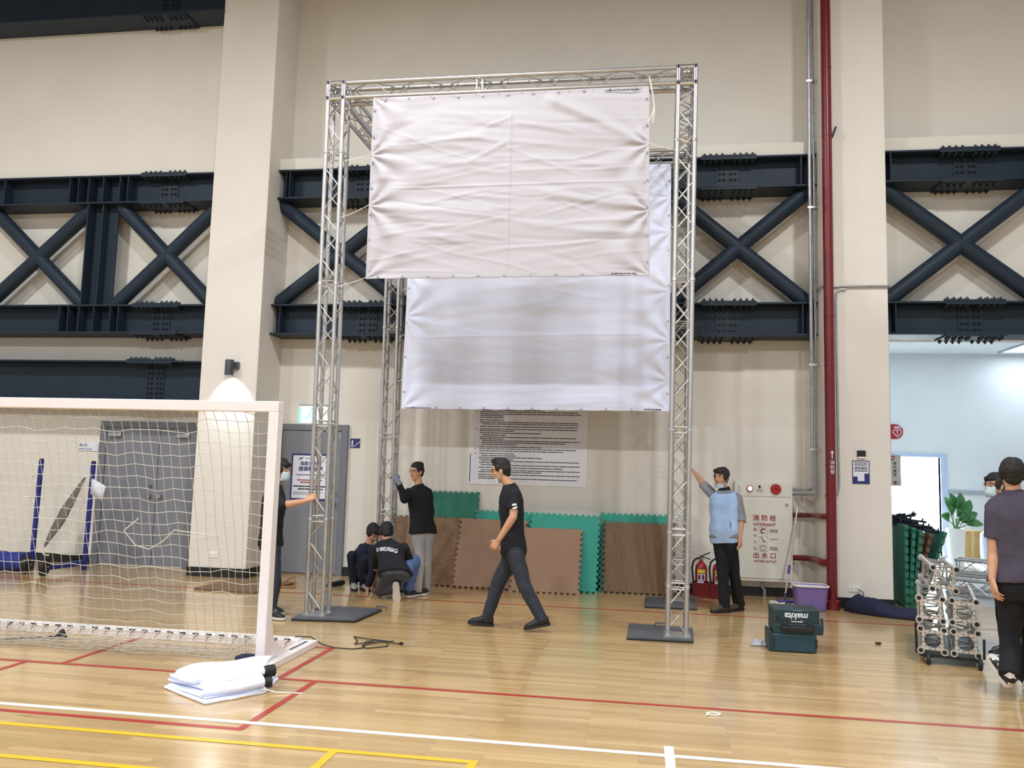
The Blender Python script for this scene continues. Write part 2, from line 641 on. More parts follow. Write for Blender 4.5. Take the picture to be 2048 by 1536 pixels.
struct('trim_1', t1, mat('pale_blue_door_frame', srgb(188, 206, 238), 0.4), smooth=False)
struct('trim_2', MB().box((6.40, LY - 0.025, 1.33), (13, LY, 1.42)), mat('grey_dado_rail', srgb(170, 176, 184), 0.4), bevel=0.004)
w = MB()
w.box((3.4, 23.0, 0), (8.0, 23.1, 3.4))
w.box((3.4, LY + 0.12, 0), (3.5, 23.0, 3.4))
w.box((7.9, LY + 0.12, 0), (8.0, 23.0, 3.4))
w.box((3.4, LY + 0.12, 3.3), (8.0, 23.0, 3.4))
struct('wall_room_beyond', w, mat('white_room_plaster', srgb(245, 248, 246), 0.8), smooth=False)

# lobby light panel
t = thing('ceiling_light', 'square white light panel in the lobby ceiling', 'ceiling light', (7.9, 18.1, LZ))
fr = MB()
for a, b in (((7.35, 17.5), (8.65, 17.55)), ((7.35, 18.65), (8.65, 18.7)), ((7.35, 17.55), (7.40, 18.65)), ((8.60, 17.55), (8.65, 18.65))):
    fr.box((a[0], a[1], LZ - 0.03), (b[0], b[1], LZ - 0.001))
fr.build('frame', M_GALV, t)
MB().box((7.40, 17.55, LZ - 0.015), (8.60, 18.65, LZ - 0.001)).build('diffuser', mat('light_diffuser', srgb(240, 248, 255), 0.4, emit=(0.85, 0.94, 1, 1), emit_s=1.6), t)

# ================================================================== STEELWORK
YB0, YB1 = 11.30, 11.74


def bolt(mb, p, d, r=0.017, h=0.03, mi=0):
    p, d = Vector(p), Vector(d)
    mb.cyl(p, p + d * h * 0.55, r * 1.25, r * 1.1, 6, mi)
    mb.cyl(p + d * h * 0.5, p + d * h, r * 0.75, r * 0.5, 6, mi)


def ibeam(name, label, x0, x1, z0, z1, splices, stiff, YB0=YB0, YB1=YB1, group='riveted steel beams along the wall'):
    root = thing(name, label, 'beam', ((x0 + x1) / 2, (YB0 + YB1) / 2, z0), group)
    tf = 0.026
    yw = (YB0 + YB1) / 2 - 0.02
    MB().box((x0, YB0, z1 - tf), (x1, YB1, z1)).build('top_flange', M_STEEL, root, bevel=0.003)
    MB().box((x0, YB0, z0), (x1, YB1, z0 + tf)).build('bottom_flange', M_STEEL, root, bevel=0.003)
    MB().box((x0, yw, z0 + tf), (x1, yw + 0.016, z1 - tf)).build('web', M_STEEL, root)
    for xs in stiff:
        MB().box((xs - 0.008, YB0 + 0.01, z0 + tf), (xs + 0.008, yw, z1 - tf)).build('stiffener', M_STEEL, root)
    for xc in splices:
        hw = 0.365
        mb = MB()
        mb.box((xc - hw, YB0 - 0.004, z1), (xc + hw, YB1, z1 + 0.02))
        mb.box((xc - hw, YB0 - 0.002, z1 - tf - 0.018), (xc + hw, yw - 0.02, z1 - tf))
        for k in range(9):
            xk = xc - hw + 0.045 + k * (2 * hw - 0.09) / 8
            if k == 4:
                continue
            for yy in (YB0 + 0.05, YB0 + 0.13, YB1 - 0.06):
                bolt(mb, (xk, yy, z1 + 0.02), (0, 0, 1), 0.02, 0.042)
                if yy < yw - 0.03:
                    bolt(mb, (xk, yy, z1 - tf - 0.018), (0, 0, -1), 0.018, 0.03)
        mb.build('splice_plate', M_STEELD, root)
        mb = MB()
        mb.box((xc - hw, YB0 - 0.004, z0 - 0.02), (xc + hw, YB1, z0))
        mb.box((xc - hw, YB0 - 0.002, z0 + tf), (xc + hw, yw - 0.02, z0 + tf + 0.018))
        for k in range(9):
            xk = xc - hw + 0.045 + k * (2 * hw - 0.09) / 8
            if k == 4:
                continue
            for yy in (YB0 + 0.05, YB0 + 0.13, YB1 - 0.06):
                bolt(mb, (xk, yy, z0 - 0.02), (0, 0, -1), 0.02, 0.042)
        mb.build('splice_plate', M_STEELD, root)
        mb = MB()
        zc, hh = (z0 + z1) / 2, (z1 - z0) / 2 - 0.06
        mb.box((xc - 0.15, yw - 0.014, zc - hh), (xc + 0.15, yw, zc + hh))
        nr = max(4, int(2 * hh / 0.066))
        for r in range(nr):
            zz = zc - hh + 0.035 + r * (2 * hh - 0.07) / (nr - 1)
            for dx in (-0.105, -0.045, 0.045, 0.105):
                bolt(mb, (xc + dx, yw - 0.014, zz), (0, -1, 0), 0.018, 0.034)
        mb.build('web_plate', M_STEELD, root)
    return root


LST = (-9.93, -8.80, -8.655, -8.476, -8.231, -7.953, -7.82)
ibeam('steel_beam', 'slate blue steel beam above the tube crosses behind the goal', -16, CLX0, 5.48, 5.925, [-7.235], LST)
ibeam('steel_beam', 'slate blue steel beam under the tube crosses behind the goal', -16, CLX0, 3.465, 3.905, [-7.22], LST[1:])
ibeam('steel_beam', 'deep slate beam just over the double door and crossbar', -16, CLX0, 2.42, 3.055, [-7.25], ())
ibeam('steel_beam', 'dark roof-level steel beam at the top of the wall beside the lamp pillar', -16, CLX0 - 0.001, 8.27, 8.95, [-7.2], (), 10.92, 11.355)
ibeam('steel_beam', 'upper slate blue beam running between the two pillars', CLX1, CRX0, 5.48, 5.925, [-4.1, 1.126], (-5.26, -5.20, 2.075))
ibeam('steel_beam', 'lower slate blue beam running between the two pillars', CLX1, CRX0, 3.45, 3.90, [-3.97, 1.126], (-5.24, 2.08))
ibeam('steel_beam', 'upper slate blue beam past the red pipe pillar', CRX1, 13, 5.505, 5.935, [4.20], (3.215, 5.0))
ibeam('steel_beam', 'slate blue beam over the lobby opening', CRX1, 13, 3.465, 3.905, [4.205], (3.24,))


def cross(label, xa, xb, zt=5.48, zb=3.905, y=11.5, r=0.105, xlim=(-90, 90)):
    mb = MB()
    xm, zm = (xa + xb) / 2, (zt + zb) / 2
    e = 0.0
    dz, dx = (zt - zb) * 0.12, (xb - xa) * 0.12
    mb.cyl((xa - dx, y, zt + dz), (xb + dx, y, zb - dz), r, n=28)
    mb.cyl((xb + dx, y, zt + dz), (xa - dx, y, zb - dz), r, n=28)
    o = mb.build('cross_brace', M_STEEL, None)
    bm = bmesh.new()
    bm.from_mesh(o.data)
    for co, no in (((0, 0, zt - 0.002), (0, 0, 1)), ((0, 0, zb + 0.002), (0, 0, -1)), ((xlim[0], 0, 0), (-1, 0, 0)), ((xlim[1], 0, 0), (1, 0, 0))):
        bmesh.ops.bisect_plane(bm, geom=bm.verts[:] + bm.edges[:] + bm.faces[:], plane_co=co, plane_no=no, clear_outer=True)
    bm.to_mesh(o.data)
    bm.free()
    o.data.transform(Matrix.Translation((-xm, -y, -zb)))
    o.location = (xm, y, zb)
    props(o, label, 'brace', 'slate tube cross braces between the beams')
    return o


cross('slate tube cross farther from the lamp pillar, past the steel post', -10.25, -8.50, xlim=(-12, -8.462))
cross('slate tube cross between the steel post and the lamp pillar', -8.02, -6.36, xlim=(-8.04, CLX0 - 0.002))
cross('slate tube cross beside the lamp pillar, behind the tall truss leg', -5.42, -3.38, zb=3.90, xlim=(CLX1 + 0.002, 9))
cross('slate tube cross beside the grey conduits and red pipe', 0.33, 2.20, zb=3.90, xlim=(-3, CRX0 - 0.002))
cross('slate tube cross above the lobby opening', 3.12, 5.12, zt=5.505, xlim=(CRX1 + 0.002, 9))

t = thing('steel_post', 'slate steel post standing between two tube crosses', 'post', (-8.25, 11.5, 3.905))
MB().box((-8.46, YB0, 3.906), (-8.44, YB1, 5.479)).build('flange', M_STEEL, t)
MB().box((-8.235, YB0 + 0.04, 3.906), (-8.215, YB1, 5.479)).build('flange', M_STEEL, t)
MB().box((-8.44, 11.48, 3.906), (-8.05, 11.5, 5.479)).build('web', M_STEEL, t)

# ================================================================== DOORS, SIGNS AND FITTINGS ON THE LONG WALL
d = MB()
d.box((-8.225, YW - 0.06, 0), (-8.12, YW, 2.165))
d.box((-6.745, YW - 0.06, 0), (-6.64, YW, 2.165))
d.box((-8.12, YW - 0.06, 2.07), (-6.745, YW, 2.165))
dr = struct('door_1', d, M_DOORF, bevel=0.004, label='grey double door behind the goal net')
for xa, xb in ((-8.115, -7.245), (-7.235, -6.75)):
    leaf = MB().box((xa, YW - 0.045, 0.02), (xb, YW - 0.005, 2.065)).build('door_leaf', M_DOOR, dr, bevel=0.004)
    closer_x = xa + 0.12 if xa < -8 else xb - 0.12
    MB().box((closer_x - 0.07, YW - 0.10, 1.93), (closer_x + 0.14, YW - 0.045, 1.99)).build('door_closer', M_CHROME, leaf, bevel=0.006)
MB().cyl((-7.33, YW - 0.045, 1.05), (-7.33, YW - 0.11, 1.05), 0.034, n=18).build('door_knob', M_CHROME, dr)
MB().cyl((-7.16, YW - 0.045, 1.05), (-7.16, YW - 0.11, 1.05), 0.034, n=18).build('door_knob', M_CHROME, dr)
MB().cyl((-7.33, YW - 0.045, 1.20), (-7.33, YW - 0.085, 1.20), 0.026, n=18).build('door_lock', M_CHROME, dr)
MB().box((-8.11, YW - 0.03, 0.001), (-6.75, YW - 0.01, 0.018)).build('daylight_strip', M_WHITE, dr)  # white strip painted in for daylight leaking under the double door

d = MB()
d.box((-5.37, YW - 0.06, 0), (-5.27, YW, 2.175))
d.box((-4.345, YW - 0.06, 0), (-4.255, YW, 2.175))
d.box((-5.27, YW - 0.06, 2.085), (-4.345, YW, 2.175))
dr = struct('door_2', d, M_DOORF, bevel=0.004, label='grey single door beside the lamp pillar')
MB().box((-5.265, YW - 0.045, 0.02), (-4.35, YW - 0.005, 2.08)).build('door_leaf', M_DOOR, dr, bevel=0.004)
MB().cyl((-4.42, YW - 0.045, 1.03), (-4.42, YW - 0.11, 1.03), 0.034, n=18).build('door_knob', M_CHROME, dr)
MB().cyl((-4.42, YW - 0.045, 1.19), (-4.42, YW - 0.085, 1.19), 0.026, n=18).build('door_lock', M_CHROME, dr)
MB().box((-4.385, YW - 0.052, 1.95), (-4.365, YW - 0.04, 2.06)).build('door_strip', M_CHROME, dr)

# room plate
t = thing('room_plate', 'small white room name plate beside the double door', 'sign', (-8.44, YW, 1.76))
MB().box((-8.61, YW - 0.02, 1.70), (-8.265, YW - 0.001, 1.825)).build('plate', M_PAPER, t, bevel=0.003)
text('辦公室', 0.045, (-8.52, YW - 0.022, 1.785), t, M_INK)
MB().box((-8.595, YW - 0.022, 1.725), (-8.50, YW - 0.02, 1.735)).build('print_bar', M_BLUE, t)
MB().box((-8.485, YW - 0.022, 1.722), (-8.37, YW - 0.02, 1.732)).build('print_bar', M_INK, t)

# poster on the single door
yp = YW - 0.052
t = thing('door_poster', 'white notice with dark blue border taped on the grey single door', 'poster', (-4.9, yp, 1.06))
MB().box((-5.095, yp - 0.003, 1.07), (-4.51, yp, 1.735)).build('sheet', M_PAPER, t)
fr = MB()
for a in (((-5.10, 1.065), (-4.505, 1.09)), ((-5.10, 1.715), (-4.505, 1.74)), ((-5.10, 1.09), (-5.077, 1.715)), ((-4.528, 1.09), (-4.505, 1.715))):
    fr.box((a[0][0], yp - 0.005, a[0][1]), (a[1][0], yp - 0.003, a[1][1]))
fr.build('border', M_BLUE, t)
text('為配合防疫', 0.066, (-4.80, yp - 0.006, 1.595), t, M_BLUE, bold=0.001)
text('請異動接種', 0.074, (-4.80, yp - 0.006, 1.515), t, M_BLUE, bold=0.001)
MB().box((-5.02, yp - 0.005, 1.425), (-4.58, yp - 0.003, 1.437)).build('print_bar', M_BLUE, t)
pm = MB()
pm.add([(-5.0, yp - 0.005, 1.655), (-4.955, yp - 0.005, 1.655), (-4.91, yp - 0.005, 1.69), (-4.95, yp - 0.005, 1.685)], [(0, 1, 2, 3)])
pm.box((-4.89, yp - 0.005, 1.668), (-4.75, yp - 0.003, 1.676))
pm.build('emblem', M_INK, t)


def dashes(mb, x0, x1, z, h, y, seed, gap=0.01, lo=0.03, hi=0.12):
    rs = random.Random(seed)
    x = x0
    while x < x1 - 0.01:
        wd = min(rs.uniform(lo, hi), x1 - x)
        mb.box((x, y - 0.0015, z - h / 2), (x + wd, y, z + h / 2))
        x += wd + gap


pr = MB()
dashes(pr, -5.0, -4.62, 1.355, 0.016, yp - 0.003, 3, 0.004)
dashes(pr, -4.95, -4.66, 1.322, 0.018, yp - 0.003, 4, 0.004)
pr.build('fine_print', M_REDT, t)
pr = MB()
dashes(pr, -5.06, -4.56, 1.265, 0.020, yp - 0.003, 5, 0.005)
dashes(pr, -4.98, -4.60, 1.225, 0.022, yp - 0.003, 6, 0.005)
dashes(pr, -5.05, -4.60, 1.175, 0.008, yp - 0.003, 7, 0.005)
dashes(pr, -5.05, -4.65, 1.150, 0.008, yp - 0.003, 8, 0.005)
pr.build('fine_print', M_INK, t)

# exit sign
t = thing('exit_sign', 'glowing green and white running figure exit sign above the grey single door', 'exit sign', (-4.85, YW, 2.19))
MB().box((-5.02, YW - 0.085, 2.44), (-4.60, YW - 0.001, 2.47)).build('housing', M_ALU, t, bevel=0.003)
MB().box((-5.01, YW - 0.08, 2.195), (-4.61, YW - 0.001, 2.44)).build('panel', M_EXITW, t, bevel=0.003)
g = MB()
g.box((-5.012, YW - 0.083, 2.20), (-4.975, YW - 0.08, 2.42))
yy = YW - 0.082
g.cyl((-4.82, yy, 2.40), (-4.82, yy - 0.002, 2.40), 0.022, n=14)
for a, b, r in (((-4.83, 2.37), (-4.85, 2.30), 0.014), ((-4.85, 2.30), (-4.81, 2.26), 0.011), ((-4.81, 2.26), (-4.82, 2.21), 0.009), ((-4.85, 2.30), (-4.90, 2.26), 0.011), ((-4.90, 2.26), (-4.94, 2.27), 0.009), ((-4.83, 2.36), (-4.78, 2.33), 0.008), ((-4.83, 2.36), (-4.89, 2.34), 0.008)):
    g.cyl((a[0], yy - 0.001, a[1]), (b[0], yy - 0.001, b[1]), r, n=8)
g.build('running_figure', M_EXITG, t)

# escalator style blue sign
t = thing('wall_sign', 'small navy pictogram sign beside the grey single door', 'sign', (-4.155, YW, 1.84))
MB().box((-4.232, YW - 0.012, 1.845), (-4.082, YW - 0.001, 1.98)).build('plate', M_BLUE, t, bevel=0.002)
g = MB()
yy = YW - 0.0135
g.cyl((-4.195, yy, 1.945), (-4.195, yy + 0.001, 1.945), 0.012, n=12)
g.obox((-4.197, yy, 1.908), (0.012, 0, 0), (0, 0.001, 0), (0, 0, 0.024))
g.obox((-4.19, yy, 1.868), (0.032, 0, 0), (0, 0.001, 0), (0, 0, 0.006))
g.obox((-4.125, yy, 1.90), (0.045, 0, 0.038), (0, 0.001, 0), (-0.003, 0, 0.004))
g.build('pictogram', M_PAPER, t)

# rules board
t = thing('notice_board', 'large pale rules board full of small print behind the hanging white banner', 'notice board', (-1.6, YW, 1.37))
MB().box((-2.455, YW - 0.012, 1.37), (-0.755, YW - 0.001, 2.60)).build('panel', mat('pale_board', srgb(236, 236, 240), 0.5, var=0.02), t, bevel=0.002)
pr = MB()
rs = random.Random(12)
z = 2.56
k = 0
while z > 1.45:
    ln = rs.choice((0.35, 0.5, 0.9, 1.2, 1.4, 1.45, 0.75))
    x0 = -2.30 + (0.03 if rs.random() < 0.3 else 0)
    dashes(pr, x0, min(x0 + ln, -0.86), z, 0.012, YW - 0.0122, 100 + k, 0.007, 0.03, 0.16)
    if rs.random() < 0.25:
        pr.box((-2.36, YW - 0.0137, z - 0.006), (-2.345, YW - 0.012, z + 0.006))
    z -= rs.choice((0.026, 0.026, 0.03, 0.036))
    k += 1
pr.build('fine_print', M_INK, t)
MB().box((-2.432, YW - 0.0137, 1.40), (-2.420, YW - 0.012, 1.80)).build('print_bar', M_BLUE, t)

# wall lamp
t = thing('wall_lamp', 'dark cylindrical downlight shining on the cream pillar above the goal', 'wall lamp', (-5.74, YC, 2.9))
MB().box((-5.73, 10.955, 2.90), (-5.65, YC - 0.001, 3.0)).build('bracket', M_PLATE, t, bevel=0.004)
MB().lathe([(0.0, 3.02), (0.056, 3.02), (0.06, 3.01), (0.06, 2.80), (0.053, 2.80), (0.05, 2.83), (0.0, 2.83)], (-5.75, 10.89, 0), n=28, caps=False).build('shade', mat('charcoal_lamp_body', srgb(70, 70, 78), 0.5), t)
MB().lathe([(0.0, 2.818), (0.05, 2.818), (0.05, 2.812), (0.0, 2.812)], (-5.75, 10.89, 0), n=24, caps=False).build('lens', M_GLOW, t)
sd = bpy.data.lights.new('wall_lamp_beam', 'SPOT')
sd.energy = 75
sd.color = (0.80, 0.93, 1.0)
sd.spot_size = math.radians(105)
sd.spot_blend = 1.0
sd.shadow_soft_size = 0.03
so = bpy.data.objects.new('wall_lamp_beam', sd)
COL.objects.link(so)
so.location = (-5.75, 10.89, 2.80)
so.rotation_euler = (math.radians(24), 0, 0)
so.parent = t
so.location = Vector((-5.75, 10.89, 2.80)) - Vector(t.location)


def socket(label, x, z, y):
    t = thing('wall_socket', label, 'socket', (x, y, z - 0.035))
    s = MB().box((x - 0.065, y - 0.012, z - 0.035), (x + 0.065, y - 0.0005, z + 0.035))
    for dx in (-0.035, 0.03):
        for q in (-0.008, 0.008):
            s.box((x + dx + q - 0.002, y - 0.0135, z - 0.01), (x + dx + q + 0.002, y - 0.0115, z + 0.01), 1)
    s.build('plate', [M_WHITE, M_BLACK], t)
    return t


socket('white double socket with a plug on the red pipe pillar', 2.60, 0.244, YC)
socket('white double socket low on the lamp pillar behind the net', -5.87, 0.30, YC)
t = MB().tube([(2.64, 10.96, 0.24), (2.68, 10.93, 0.22), (2.70, 10.9, 0.12), (2.66, 10.88, 0.03), (2.7, 10.8, 0.01)], 0.006).build('plug_cable', M_BLACK)
props(t, 'short black cable hanging from the socket on the red pipe pillar', 'cable')

# reader + notice on the right pillar
t = thing('card_reader', 'small dark card reader box above the notice on the red pipe pillar', 'card reader', (2.705, YC, 1.86))
MB().box((2.655, YC - 0.035, 1.87), (2.755, YC - 0.001, 1.945)).build('body', M_BLACKP, t, bevel=0.005)
MB().box((2.665, YC - 0.03, 1.845), (2.745, YC - 0.001, 1.868)).build('tray', M_WHITE, t, bevel=0.003)
t = thing('pillar_notice', 'small white notice with blue border on the red pipe pillar', 'poster', (2.70, YC, 1.53))
MB().box((2.60, YC - 0.004, 1.535), (2.80, YC - 0.0005, 1.815)).build('sheet', M_PAPER, t)
fr = MB()
for a in (((2.597, 1.53), (2.803, 1.54)), ((2.597, 1.81), (2.803, 1.82)), ((2.597, 1.54), (2.607, 1.81)), ((2.793, 1.54), (2.803, 1.81))):
    fr.box((a[0][0], YC - 0.006, a[0][1]), (a[1][0], YC - 0.004, a[1][1]))
fr.box((2.607, YC - 0.006, 1.565), (2.66, YC - 0.004, 1.62))
fr.box((2.74, YC - 0.006, 1.565), (2.793, YC - 0.004, 1.66))
fr.box((2.607, YC - 0.006, 1.54), (2.793, YC - 0.004, 1.565))
fr.build('border', M_BLUE, t)
pr = MB()
for i, zz in enumerate((1.79, 1.765, 1.735, 1.715, 1.69)):
    dashes(pr, 2.625, 2.775, zz, 0.012, YC - 0.004, 60 + i, 0.004, 0.02, 0.05)
pr.build('fine_print', M_INK, t)

# red fire riser, conduits
t = thing('fire_pipe', 'tall dark red fire pipe standing against the cream pillar', 'pipe', (2.312, 10.86, 0))
MB().cyl((2.312, 10.86, 0.02), (2.312, 10.86, 11.295), 0.062, n=28).build('riser', M_REDP, t)
for zz in (0.6, 1.75, 3.0, 3.62, 5.98, 6.9):
    MB().cyl((2.312, 10.86, zz - 0.006), (2.312, 10.86, zz + 0.006), 0.066, n=28).build('coupling_ring', M_REDP, t)
MB().lathe([(0.062, 0.12), (0.085, 0.10), (0.09, 0.0)], (2.312, 10.86, 0), n=24, caps=False).build('floor_collar', M_REDP, t)
br = MB()
br.tube([(2.312, 10.86, 1.118), (2.225, 10.92, 1.117), (2.215, 11.45, 1.10), (2.18, 11.60, 1.095), (1.985, 11.68, 1.09)], 0.032, 14)
br.build('branch_pipe', M_REDP, t)
br = MB()
br.tube([(2.312, 10.86, 0.555), (2.215, 10.93, 0.553), (2.205, 11.35, 0.545), (2.15, 11.57, 0.54), (1.985, 11.68, 0.53)], [0.042, 0.042, 0.044, 0.04, 0.036], 14)
br.build('branch_pipe', M_REDP, t)
MB().obox((2.41, 10.90, 6.05), (0.02, 0, 0.06), (0, 0.04, 0), (0.01, 0, -0.004)).build('clamp_bracket', M_BLACK, t)
ar = MB()
ar.box((2.312, 10.793, 1.83), (2.322, 10.796, 1.90))
ar.prism([(2.297, 1.895), (2.337, 1.895), (2.317, 1.935)], 0.003, M=Matrix.Translation((0, 10.793, 0)))
ar.build('arrow_mark', M_PAPER, t)
for i, ch in enumerate('消防管'):
    text(ch, 0.055, (2.318, 10.795, 1.78 - i * 0.058), t, M_PAPER)

t = MB().tube([(2.165, 11.22, 11.295), (2.165, 11.22, 1.52), (2.16, 11.23, 1.46), (2.14, 11.26, 1.44), (1.985, 11.66, 1.425)], 0.024, 12).build('conduit_pipe', M_GALV)
props(t, 'thick grey conduit running down to the hydrant cabinet beside the pillar', 'pipe')
t = MB().tube([(2.222, 11.25, 11.295), (2.222, 11.25, 1.42), (2.21, 11.27, 1.38), (1.985, 11.68, 1.36)], 0.019, 12).build('conduit_pipe', M_GALV)
props(t, 'thinner grey conduit close behind the thick one beside the pillar', 'pipe')
for zz in (6.9, 5.15, 3.05, 1.95):
    c = MB()
    c.box((2.13, 11.188, zz - 0.014), (2.245, 11.196, zz + 0.014))
    c.box((2.245, 11.188, zz - 0.014), (2.268, 11.30, zz + 0.014))
    o = c.build('pipe_clip', M_ALUB)
    o.data.transform(Matrix.Translation((-2.19, -11.22, -zz)))
    o.location = (2.19, 11.22, zz)
    props(o, {6.9: 'topmost metal clip on the grey conduits', 5.15: 'second metal clip from the top of the grey conduits', 3.05: 'metal clip on the grey conduits below the lower beam', 1.95: 'lowest metal clip on the grey conduits, above the hydrant cabinet'}[zz], 'pipe clip', 'clips on the grey conduits')
t = MB().tube([(2.24, 11.27, 4.03), (2.24, 10.975, 4.03), (3.05, 10.975, 4.03), (3.09, 10.99, 4.03), (3.09, 11.25, 4.02)], 0.014, 10).build('conduit_pipe', M_GALV)
props(t, 'thin grey conduit crossing the red pipe pillar level with the beam', 'pipe')
t = MB().tube([(2.55, 10.975, 3.995), (2.47, 10.975, 3.99), (2.43, 10.975, 3.95), (2.425, 10.975, 3.8), (2.435, 10.975, 1.50), (2.425, 10.975, 1.42), (2.38, 10.975, 1.38), (2.26, 10.985, 1.37)], 0.013, 10).build('conduit_pipe', M_GALV)
props(t, 'thin grey conduit bending down beside the red pipe on the pillar', 'pipe')

# hydrant cabinet
yf = 11.60
t = thing('hydrant_cabinet', 'ivory fire hydrant cabinet with red Chinese lettering on the wall', 'hydrant cabinet', (1.61, YW, 0.21))
MB().box((1.235, yf, 0.21), (1.98, YW - 0.001, 1.525)).build('body', M_CAB, t, bevel=0.008)
MB().box((1.265, yf - 0.012, 0.25), (1.95, yf - 0.001, 1.285)).build('door', M_CAB, t, bevel=0.004)
MB().box((1.265, yf - 0.010, 1.325), (1.95, yf - 0.001, 1.50)).build('alarm_panel', M_CAB, t, bevel=0.003)
MB().box((1.285, yf - 0.018, 1.375), (1.305, yf - 0.010, 1.46)).build('handle', M_CHROME, t)
MB().lathe([(0.0, 0.05), (0.025, 0.045), (0.03, 0.03), (0.03, 0.0)], (1.43, yf - 0.01, 1.425), (0, -1, 0), 20).build('indicator_lamp', M_PINKGLOW, t)
MB().lathe([(0.03, 0.03), (0.042, 0.02), (0.042, 0.0)], (1.43, yf - 0.01, 1.425), (0, -1, 0), 20, caps=False).build('lamp_bezel', M_SIGNRED, t)
MB().lathe([(0.0, 0.02), (0.016, 0.018), (0.016, 0.0)], (1.555, yf - 0.01, 1.455), (0, -1, 0), 14).build('phone_jack', M_BLACK, t)
MB().lathe([(0.0, 0.012), (0.02, 0.012), (0.022, 0.03), (0.062, 0.028), (0.072, 0.0)], (1.765, yf - 0.01, 1.425), (0, -1, 0), 30).build('alarm_button', M_SIGNRED, t)
pr = MB()
for i in range(3):
    pr.box((1.515, yf - 0.0115, 1.415 - i * 0.018), (1.60, yf - 0.0098, 1.420 - i * 0.018))
pr.build('fine_print', M_INK, t)
MB().lathe([(0.0, 0.006), (0.022, 0.006), (0.024, 0.0)], (1.905, yf - 0.012, 1.22), (0, -1, 0), 18).build('door_lock', M_GALV, t)
yt = yf - 0.0135
for i, ch in enumerate('消防栓'):
    text(ch, 0.086, (1.51 + i * 0.108, yt, 1.035), t, M_REDT, bold=0.0015)
text('HYDRANT', 0.060, (1.62, yt, 0.952), t, M_REDT, bold=0.0015, width=1.0)
for i, ch in enumerate('操作方法'):
    text(ch, 0.050, (1.495, yt, 0.885 - i * 0.084), t, M_REDT)
for i, ch in enumerate('出水口'):
    text(ch, 0.086, (1.51 + i * 0.108, yt, 0.545), t, M_REDT, bold=0.0015)
text('WATER OUTLET', 0.040, (1.625, yt, 0.472), t, M_REDT, bold=0.001)
pr = MB()
for zc in (0.875, 0.76, 0.645):
    pr.tube([(1.545, yt, zc + 0.04), (1.66, yt, zc + 0.04), (1.66, yt, zc - 0.04), (1.545, yt, zc - 0.04), (1.545, yt, zc + 0.04)], 0.0015, 4)
for i in range(3):
    dashes(pr, 1.685, 1.79, 0.89 - i * 0.016, 0.008, yt + 0.001, 80 + i, 0.004, 0.02, 0.05)
    dashes(pr, 1.685, 1.79, 0.66 - i * 0.016, 0.008, yt + 0.001, 90 + i, 0.004, 0.02, 0.05)
dashes(pr, 1.685, 1.79, 0.765, 0.008, yt + 0.001, 95, 0.004, 0.02, 0.05)
pr.tube([(1.60 + 0.035 * math.cos(a), yt, 0.645 + 0.03 * math.sin(a)) for a in [i * PI / 8 for i in range(17)]], 0.003, 4)
pr.tube([(1.57, yt, 0.79), (1.60, yt, 0.755), (1.59, yt, 0.735), (1.63, yt, 0.735)], 0.006, 4)
pr.build('pictogram', M_INK, t)
g = MB()
g.tube([(1.60 + 0.028 * math.cos(a), yt, 0.872 + 0.026 * math.sin(a)) for a in [0.5 + i * PI / 8 for i in range(12)]], 0.009, 6)
g.build('pictogram', M_REDT, t)
o = MB().tube([(1.60, 11.70, 0.215), (1.60, 11.70, 0.13), (1.63, 11.70, 0.09), (1.63, 11.70, 0.0)], 0.022, 10).build('drain_pipe', M_GALV)
props(o, 'short grey drain pipe under the hydrant cabinet', 'pipe')

# fire extinguishers


